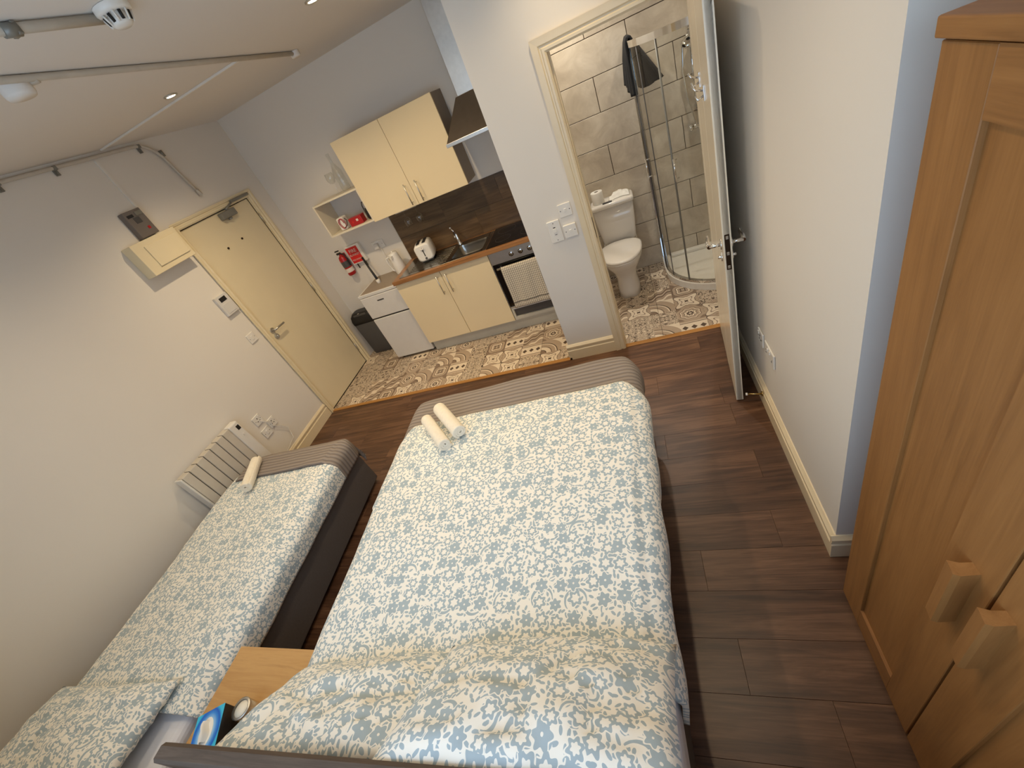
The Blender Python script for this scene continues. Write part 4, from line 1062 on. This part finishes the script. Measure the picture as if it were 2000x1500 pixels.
# shower set
r = thing('shower_set', (3.93, 1.27, 1.0), 'chrome shower riser rail with hand shower and hose on the tiled wall', 'shower')
sxx, syy = 3.96, YBW - .05
B().cyl((sxx, syy, 1.22), (sxx, syy, 1.80), .010).build('riser_rail', 'chrome', r)
for z_ in (1.24, 1.78): B().cyl((sxx, syy, z_), (sxx, YBW - .001, z_), .012).build('rail_bracket', 'chrome', r)
b = B().lathe([(.0, 0), (.045, .004), (.048, .014), (.03, .028), (.014, .036)], (0, 0, 0), 24)
bmesh.ops.transform(b.bm, matrix=Matrix.Translation((sxx - .03, syy - .10, 1.66)) @ Matrix.Rotation(math.radians(35), 4, 'X'), verts=list(b.bm.verts))
b.tube([(sxx - .03, syy - .085, 1.685), (sxx - .02, syy - .05, 1.715), (sxx - .005, syy - .03, 1.735)], [.014, .012, .012]); b.build('hand_shower', 'chrome', r)
B().box(sxx - .02, sxx + .02, syy - .04, syy + .02, 1.715, 1.755, .008).build('slider', 'chrome', r)
B().tube([(sxx - .005, syy - .03, 1.73), (sxx - .06, syy - .04, 1.66), (sxx - .075, syy - .04, 1.50), (sxx - .06, syy - .03, 1.32), (sxx - .02, syy - .02, 1.12), (sxx + .03, syy - .01, 1.02), (sxx + .05, syy + .02, 1.08)], .007).build('hose', 'chrome', r)
b = B().cyl((sxx - .05, syy + .01, 1.10), (sxx + .13, syy + .01, 1.10), .022)
for x_ in (sxx - .06, sxx + .14): b.cyl((x_ - .012, syy + .01, 1.10), (x_ + .012, syy + .01, 1.10), .028)
b.build('mixer_valve', 'chrome', r)
# charcoal towel hung over the enclosure rail
def btowel(side):
    def f(u, v):
        y = 1.255 - .27 * u
        fold = .010 * math.sin(u * 16) + .007 * math.sin(u * 31 + 1)
        s = v * .66 - .33
        x0 = cxq - rq
        top = 1.858
        if abs(s) < .03:
            a = s / .03 * PI / 2
            return Vector((x0 + .026 * math.sin(a), y, top - .018 + .026 * math.cos(a)))
        sg = 1 if s > 0 else -1
        dn = abs(s) - .03
        spread = (.16 * dn * (u - .2)) * (2.2 if sg > 0 else .3)
        return Vector((x0 + sg * (.030 + fold * min(1, dn * 8) + (.50 * u if sg > 0 else .12 * (1 - u)) * dn), y - spread, top - .018 - dn * (1.0 + (.10 if sg > 0 else .12) * math.sin(u * 3 + sg))))
    return f
o = B().grid(btowel(1), 30, 46, lambda u, v: (u, v)).build('bath_towel', 'towelb'); so = o.modifiers.new('t', 'SOLIDIFY'); so.thickness = .016
tag(o, 'charcoal bath towel slung over the shower enclosure rail', 'towel')

# ---------------------------------------------------------------- beds
def drape(name, parent, mat, y0, y1, xl, xr, zt, hl, hr, hf, hh=0.0, r_=.06, nu=70, nv=80, amp=.006, puff=.02, thick=.02, seed=0, flare=None, uvo=(0, 0), uvs=1.0, rcorner=0.0, yr=None, wav_k=1.0):
    yr = y1 if yr is None else yr
    """cloth laid over a mattress in bed-local coordinates. y0 head edge, y1 foot edge, xl(y)/xr(y) side faces,
    hl/hr/hf/hh hanging lengths on left, right, foot, head."""
    XL = xl if callable(xl) else (lambda y: xl); XR = xr if callable(xr) else (lambda y: xr)
    def bend(s, L, lo):
        """arc s measured from the straight part's end at L; returns coordinate, drop"""
        q = r_ * PI / 2
        if s <= L - r_: return s, 0.0
        t = s - (L - r_)
        if t < q: return L - r_ + r_ * math.sin(t / r_), r_ * (1 - math.cos(t / r_))
        return L, r_ + (t - q)
    def f(u, v):
        sv = (y0 - hh) + v * ((y1 + hf) - (y0 - hh))
        mid = (y0 + y1) / 2; half = (y1 - y0) / 2
        if hf > 0 and sv > mid:
            cy_, dy = bend(sv - mid, half, 0); yy = mid + cy_
        elif hh > 0 and sv < mid:
            cy_, dy = bend(mid - sv, half, 0); yy = mid - cy_
        else: yy, dy = sv, 0.0
        a, b_ = XL(yy), XR(yy)
        su = (a - hl) + u * ((b_ + hr) - (a - hl))
        mx = (a + b_) / 2; hw = (b_ - a) / 2
        if su > mx: cx_, dx = bend(su - mx, hw, 0); xx = mx + cx_
        else: cx_, dx = bend(mx - su, hw, 0); xx = mx - cx_
        d_ = math.hypot(dx, dy) if min(dx, dy) > 0 else dx + dy
        rc = rcorner
        sx_ = 1 if xx > mx else -1
        if rc > 0:
            ca_ = (abs(xx - mx) - (hw - rc)) / rc; cb_ = (yy - (yr - rc)) / rc
            if ca_ > 0 and cb_ > 0:
                ca_, cb_ = min(1, ca_), min(1.0, cb_)
                xx = mx + sx_ * (hw - rc + rc * ca_ * math.sqrt(1 - cb_ * cb_ / 2)); yy = yr - rc + rc * cb_ * math.sqrt(1 - ca_ * ca_ / 2)
        ed = min(1.0, (min(b_ - xx, xx - a)) / .22) if d_ < 1e-6 else 0.0
        ed2 = max(0.0, min(1.0, (y1 - yy) / .2))
        z = zt - d_ + puff * max(0, ed) ** .5 * (ed2 ** .5)
        P_ = Vector((su * 3.2 + seed, sv * 3.2, seed))
        wr = noise.noise(P_) * amp * 1.6 + noise.noise(P_ * 3.1) * amp * .5
        hang = max(0.0, min(1.0, (dx - r_ * .6) / .12)); hy = max(0.0, min(1.0, (dy - r_ * .6) / .12))
        wav = (math.sin(sv * 17 + seed) * .012 + noise.noise(Vector((sv * 6, seed, 0))) * .016)
        fl = flare(su, sv) if flare else 0.0
        sg = 1 if su > mx else -1
        xx += sg * (hang * (wav * .6 * wav_k - .10 * max(0, dx - r_) + fl))
        yy += hy * (noise.noise(Vector((su * 5, seed, 3))) * .02 + .05 * max(0, dy - r_))
        return Vector((xx, yy, z + wr * (1 - hang)))
    W_ = XR(y0) - XL(y0) + hl + hr; Lh = (y1 + hf) - (y0 - hh)
    b = B().grid(f, nu, nv, lambda u, v: (u * W_ + uvo[0], v * Lh + uvo[1]))
    o = b.build(name, mat, parent, local=True, normals=True)
    if thick:
        s_ = o.modifiers.new('thick', 'SOLIDIFY'); s_.thickness = thick; s_.offset = -1 if o.data.polygons[len(o.data.polygons) // 2].normal.z > 0 else 1
    return o

def pillow(name, parent, mat, cx, cy, cz, hw, hd, T, rx, ry=0.0, rz=0.0, seed=0, local=True, label=None):
    def half(sgn):
        def f(u, v):
            a, c = u * 2 - 1, v * 2 - 1
            k = max(0.0, (1 - abs(a) ** 2.6)) ** .55 * max(0.0, (1 - abs(c) ** 2.6)) ** .55
            pin = 1 - .05 * (abs(a) ** 2) * (abs(c) ** 2) * 0 - .07 * (1 - abs(c) ** 2) * abs(a) ** 6 * 0
            px = hw * a * (1 - .06 * (1 - c * c) * 0 - .05 * (1 - abs(c)) * abs(a) ** 3 * .0)
            px = hw * a * (1 - .035 * (1 - c ** 2)); py = hd * c * (1 - .05 * (1 - a ** 2))
            P_ = Vector((a * 1.8 + seed, c * 1.8, seed * 1.7))
            wr = noise.noise(P_) * .024 + noise.noise(P_ * 2.6) * .010 - .020 * max(0, 1 - abs(noise.noise(P_ * 1.3 + Vector((3, 1, 2)))) * 9) + .006 * abs(noise.noise(Vector((a * 5, c * 2.0, seed)))) 
            return Vector((px, py, sgn * (T * k) + wr * k))
        return f
    b = B()
    b.grid(half(1), 34, 26, lambda u, v: (u * hw * 2 + seed * .37, v * hd * 2 + seed * .21))
    b.grid(half(-1), 34, 26, lambda u, v: (u * hw * 2 + seed * .37, v * hd * 2 + .5))
    bmesh.ops.remove_doubles(b.bm, verts=list(b.bm.verts), dist=.0008)
    mm = Matrix.Translation((cx, cy, cz)) @ Matrix.Rotation(rz, 4, 'Z') @ Matrix.Rotation(rx, 4, 'X') @ Matrix.Rotation(ry, 4, 'Y')
    o = b.build(name, mat, parent, local=local)
    o.data.transform(mm)
    return o

# double bed, local frame: x across, y from headboard (0) to foot
TH = .045
ODB = (2.528, -2.713, 0)
dbl = thing('double_bed', ODB, 'double bed with a grey-brown headboard, between nightstand and wardrobe', 'bed', rz=TH)
bb = B().box(-.675, .675, .0, 1.82, .03, .32, .02, 3); bb.build('divan_base', 'divan', dbl, local=True)
bb = B().box(-.672, .685, .0, 1.80, .325, .545, .06, 4); bb.build('mattress', 'sheet', dbl, local=True)
for x_ in (-.55, .55):
    for y_ in (.15, 1.75): B().cyl((x_, y_, 0.001), (x_, y_, .03), .025).build('castor', 'black', dbl, local=True)
bb = B()
bb.rings([[Vector((x, y, z)) for x, y in ((-.71, -.052), (.71, -.052), (.71, y1), (-.71, y1))] for z, y1 in ((.10, 0), (.90, -.002), (.94, -.008))])
hb = bb.build('headboard', 'hboard', dbl, local=True)
hb.modifiers.new('bev', 'BEVEL').width = .008
def world_mat(): return Matrix.Translation(ODB) @ Matrix.Rotation(TH, 4, 'Z')
def place(o, base, th):
    """lay a top-level cloth built in bed-local coordinates into the world"""
    o.location = base; o.rotation_euler = (0, 0, th); return o
rp = lambda y: .718 + .062 * max(0, min(1, (y - .4) / 1.0))
lp = lambda y: -.685 - .01 * (y > 1)
dv = drape('duvet', None, 'floral', .21, 1.56, lp, rp, .592, .20, .24, .0, nu=120, nv=120, amp=.005, puff=.026, seed=2.1, thick=.018, r_=.075, rcorner=.16)
place(dv, ODB, TH); tag(dv, 'white and blue-grey floral duvet on the double bed', 'duvet')
bl = drape('blanket', None, 'cord', 1.40, 1.862, -.70, .765, .577, .22, .19, .26, nu=90, nv=70, amp=.005, puff=.0, seed=2.1, thick=.012, r_=.08, rcorner=.17, flare=lambda su, sv: .035 * max(0, min(1, (sv - 1.6) / .3)))
place(bl, ODB, TH); tag(bl, 'grey ribbed blanket across the foot of the double bed', 'blanket')
p1 = pillow('pillow', None, 'floral', 0, 0, 0, .345, .215, .066, 0, seed=1.3)
p1.data.transform(Matrix.Translation((-.290, .140, .732)) @ Matrix.Rotation(.07, 4, 'Z') @ Matrix.Rotation(math.radians(-40), 4, 'X'))
place(p1, ODB, TH); tag(p1, 'floral pillow on the nightstand side of the double bed', 'pillow', 'floral pillows')
p2 = pillow('pillow', None, 'floral', 0, 0, 0, .362, .235, .086, 0, seed=4.7)
p2.data.transform(Matrix.Translation((.358, .150, .770)) @ Matrix.Rotation(-.01, 4, 'Z') @ Matrix.Rotation(math.radians(-39), 4, 'X'))
place(p2, ODB, TH); tag(p2, 'floral pillow on the wardrobe side of the double bed', 'pillow', 'floral pillows')

# single bed, local frame: x=0 is the aisle side face, y from head (0) to foot 1.9
TS = .046
OSB = (1.215, -2.930, 0)
sgl = thing('single_bed', OSB, 'single bed with a dark grey divan base along the left wall', 'bed', rz=TS)
bb = B().box(-.90, 0, 0, 1.90, .03, .345, .008, 2); bb.build('divan_base', 'divan', sgl, local=True)
bb = B().box(-.895, -.006, .0, 1.895, .348, .455, .035, 4); bb.build('mattress', 'sheet', sgl, local=True)
for x_ in (-.8, -.1):
    for y_ in (.15, 1.75): B().cyl((x_, y_, 0.001), (x_, y_, .03), .025).build('castor', 'black', sgl, local=True)
dv2 = drape('duvet', None, 'floral', .30, 1.72, -.965, .045, .475, .09, .13, .0, nu=90, nv=110, amp=.008, puff=.026, seed=7.7, thick=.014, r_=.06, uvo=(3.3, 1.1), wav_k=.25, rcorner=.07)
place(dv2, OSB, TS); tag(dv2, 'white and blue-grey floral duvet on the single bed', 'duvet')
bl2 = drape('blanket', None, 'cord', 1.655, 1.935, -.94, .045, .482, .09, .14, .20, nu=70, nv=50, amp=.010, puff=.026, seed=7.7, thick=.013, r_=.07, rcorner=.10, wav_k=.3)
place(bl2, OSB, TS); tag(bl2, 'grey ribbed blanket across the foot of the single bed', 'blanket')
p3 = pillow('pillow', None, 'floral', 0, 0, 0, .42, .22, .085, 0, seed=8.2)
p3.data.transform(Matrix.Translation((-.50, .182, .560)) @ Matrix.Rotation(math.radians(-8), 4, 'X') @ Matrix.Rotation(.05, 4, 'Z'))
place(p3, OSB, TS); tag(p3, 'crumpled floral pillow at the head of the single bed', 'pillow', 'floral pillows')

# rolled towels
def roll(p0, p1, R, label, group=None, seed=0):
    p0, p1 = Vector(p0), Vector(p1)
    L_ = (p1 - p0).length
    b = B(); turns = 2.6; n = 60; t_ = R / (turns + .6)
    def pt(a, off):
        rr = t_ * .35 + t_ * (a / (2 * PI)) + off
        return rr
    prof_o = [(pt(a, t_ * .45), a) for a in [turns * 2 * PI * k / n for k in range(n + 1)]]
    prof_i = [(pt(a, -t_ * .45), a) for a in [turns * 2 * PI * k / n for k in range(n + 1)]]
    loop = prof_o + list(reversed(prof_i))
    rings = []
    for s, sc in ((0, .93), (.03, .99), (.3, 1.0), (.7, 1.0), (.97, .99), (1, .93)):
        wob = 1 + .02 * math.sin(s * 7 + seed)
        rings.append([Vector((r_ * sc * wob * math.cos(a + seed), r_ * sc * .95 * math.sin(a + seed), s * L_)) for r_, a in loop])
    b.rings(rings, True, True)
    z = (p1 - p0).normalized(); x = Vector((0, 0, 1)).cross(z).normalized(); y = z.cross(x)
    mm = Matrix(((x.x, y.x, z.x, p0.x), (x.y, y.y, z.y, p0.y), (x.z, y.z, z.z, p0.z), (0, 0, 0, 1)))
    bmesh.ops.transform(b.bm, matrix=mm, verts=list(b.bm.verts))
    o = b.build('rolled_towel', 'towelw')
    return solo(o, label, 'towel', group)
zt2 = .640
roll((2.065, -1.135, zt2 + .018), (2.275, -1.375, zt2 + .022), .042, 'rolled white towel on the double bed, the one nearer the kitchen', 'rolled white towels', .4)
roll((2.000, -1.210, zt2 + .014), (2.205, -1.450, zt2 + .018), .040, 'rolled white towel on the double bed, the one nearer the single bed', 'rolled white towels', 1.9)
roll((.405, -1.165, .535), (.560, -1.445, .548), .042, 'rolled white towel on the single bed', 'rolled white towels', 3.1)

# ---------------------------------------------------------------- nightstand and what is on it
r = thing('nightstand', (1.566, -2.56, 0), 'light oak nightstand between the two beds', 'nightstand')
nx0, nx1, ny0, ny1, nz = 1.328, 1.806, -2.78, -2.372, .50
bx('top', nx0, nx1, ny0, ny1, nz - .025, nz, 'oakn', r, .002)
bx('side_panel', nx0 + .008, nx0 + .028, ny0, ny1 - .01, .001, nz - .025, 'oakn', r); bx('side_panel', nx1 - .028, nx1 - .008, ny0, ny1 - .01, .001, nz - .025, 'oakn', r)
bx('back_panel', nx0 + .028, nx1 - .028, ny0, ny0 + .012, .001, nz - .025, 'oakn', r); bx('shelf', nx0 + .028, nx1 - .028, ny0 + .012, ny1 - .02, .20, .218, 'oakn', r)
d = bx('drawer', nx0 + .030, nx1 - .030, ny1 - .03, ny1 - .010, .30, nz - .03, 'oakn', r, .002); B().cyl((1.567, ny1 - .01, .385), (1.567, ny1 + .012, .385), .012).build('knob', 'steel', d)
r = thing('tissue_box', (1.525, -2.685, nz), 'blue tissue box with a white oval opening on the nightstand', 'tissue box', rz=math.radians(28))
bb = B().box(-.058, .058, -.075, .075, .001, .090, .003); bb.build('side_walls', 'black', r, local=True)
bb = B().box(-.058, .058, -.075, .075, .090, .0925, .001, 1); bb.build('printed_top', 'tissue', r, local=True)
b = B(); b.rings([[Vector((.028 * math.cos(2 * PI * k / 20), -.0 + .050 * math.sin(2 * PI * k / 20), z)) for k in range(20)] for z in (.0925, .0935)]); b.build('opening', 'paper', r, local=True)
b = B().grid(lambda u, v: Vector((-.012 + .024 * u + .006 * math.sin(v * 5), -.035 + .07 * v, .093 + .028 * math.sin(u * PI) * (.6 + .4 * math.sin(v * 3)))), 8, 8); b.build('tissue', 'paper', r, local=True)
r = thing('candle_jar', (1.608, -2.600, nz), 'small round glass candle jar with a white top beside the tissue box', 'candle')
B().lathe([(0, 0), (.036, .001), (.038, .006), (.038, .064), (.035, .064), (.035, .01), (0, .008)], (1.608, -2.600, nz + .001), 28).build('glass', 'glass', r)
B().lathe([(0, .009), (.034, .009), (.034, .050), (0, .051)], (1.608, -2.600, nz + .001), 28).build('wax', 'candle', r)
B().lathe([(.0, .060), (.030, .060), (.030, .062), (0, .063)], (1.608, -2.600, nz + .001), 28).build('lid_label', 'candle', r)
B().lathe([(.030, .060), (.0385, .060), (.0385, .066), (.030, .066)], (1.608, -2.600, nz + .001), 28).build('lid_ring', 'steel', r)

# ---------------------------------------------------------------- wardrobe
r = thing('wardrobe', (4.12, -2.38, 0), 'tall oak-effect wardrobe with panelled doors on the right', 'wardrobe')
wxf, wy1, wy0, wh = 3.820, -1.945, -2.826, 1.800
b = B(); b.box(wxf + .022, 4.40, wy1 - .018, wy1, .001, wh); b.build('side_panel', 'oakw', r)
b = B(); b.box(wxf + .022, 4.40, wy0, wy0 + .018, .001, wh); b.build('side_panel', 'oakw', r)
b = B(); b.box(4.388, 4.40, wy0 + .018, wy1 - .018, .02, wh - .02); b.box(wxf + .03, 4.388, wy0 + .018, wy1 - .018, .02, .04); b.build('back_panel', 'oakw', r)
bx('top_board', wxf - .008, 4.405, wy0 - .006, wy1 + .008, wh + .002, wh + .030, 'oakr', r, .003)
bx('plinth', wxf + .030, wxf + .045, wy0 + .018, wy1 - .018, .001, .03, 'oakr', r)
for y1_, y0_, hy in ((wy1 + .002, -2.380, -2.333), (-2.386, wy0 - .002, -2.402 - .018)):
    S_ = .118; z0_, z1_ = .028, wh - .002
    d = B().box(wxf, wxf + .02, y0_, y0_ + S_, z0_, z1_, .0015, 1).box(wxf, wxf + .02, y1_ - S_, y1_, z0_, z1_, .0015, 1).build('wardrobe_door', 'oakw', r)
    B().box(wxf + .0003, wxf + .0197, y0_ + S_, y1_ - S_, z0_, .132).build('bottom_rail', 'oakr', d)
    B().box(wxf + .0003, wxf + .0197, y0_ + S_, y1_ - S_, 1.709, z1_).build('top_rail', 'oakr', d)
    bx('inset_panel', wxf + .010, wxf + .017, y0_ + S_ - .001, y1_ - S_ + .001, .131, 1.710, 'oakw', d)
    zA, zB = .775, .985
    b = B().prism([(wxf, hy - .012), (wxf, hy + .012), (wxf - .020, hy + .012), (wxf - .036, hy + .018), (wxf - .040, hy - .010), (wxf - .030, hy - .014)], zA, zB)
    b.build('pull_handle', 'oakw', d)

# round grey stool, only its edge shows at the bottom of the picture
r = thing('stool', (3.652, -2.692, 0), 'round grey padded stool in front of the wardrobe', 'stool')
B().lathe([(0, .36), (.140, .362), (.150, .375), (.150, .43), (.138, .447), (0, .452)], (3.652, -2.692, 0), 32).build('seat', 'pouf', r)
for a_ in (.6, 2.2, 3.7, 5.3): B().cyl((3.652 + .085 * math.cos(a_), -2.692 + .085 * math.sin(a_), .36), (3.652 + .12 * math.cos(a_), -2.692 + .12 * math.sin(a_), .001), .013, .010).build('leg', 'oakw', r)
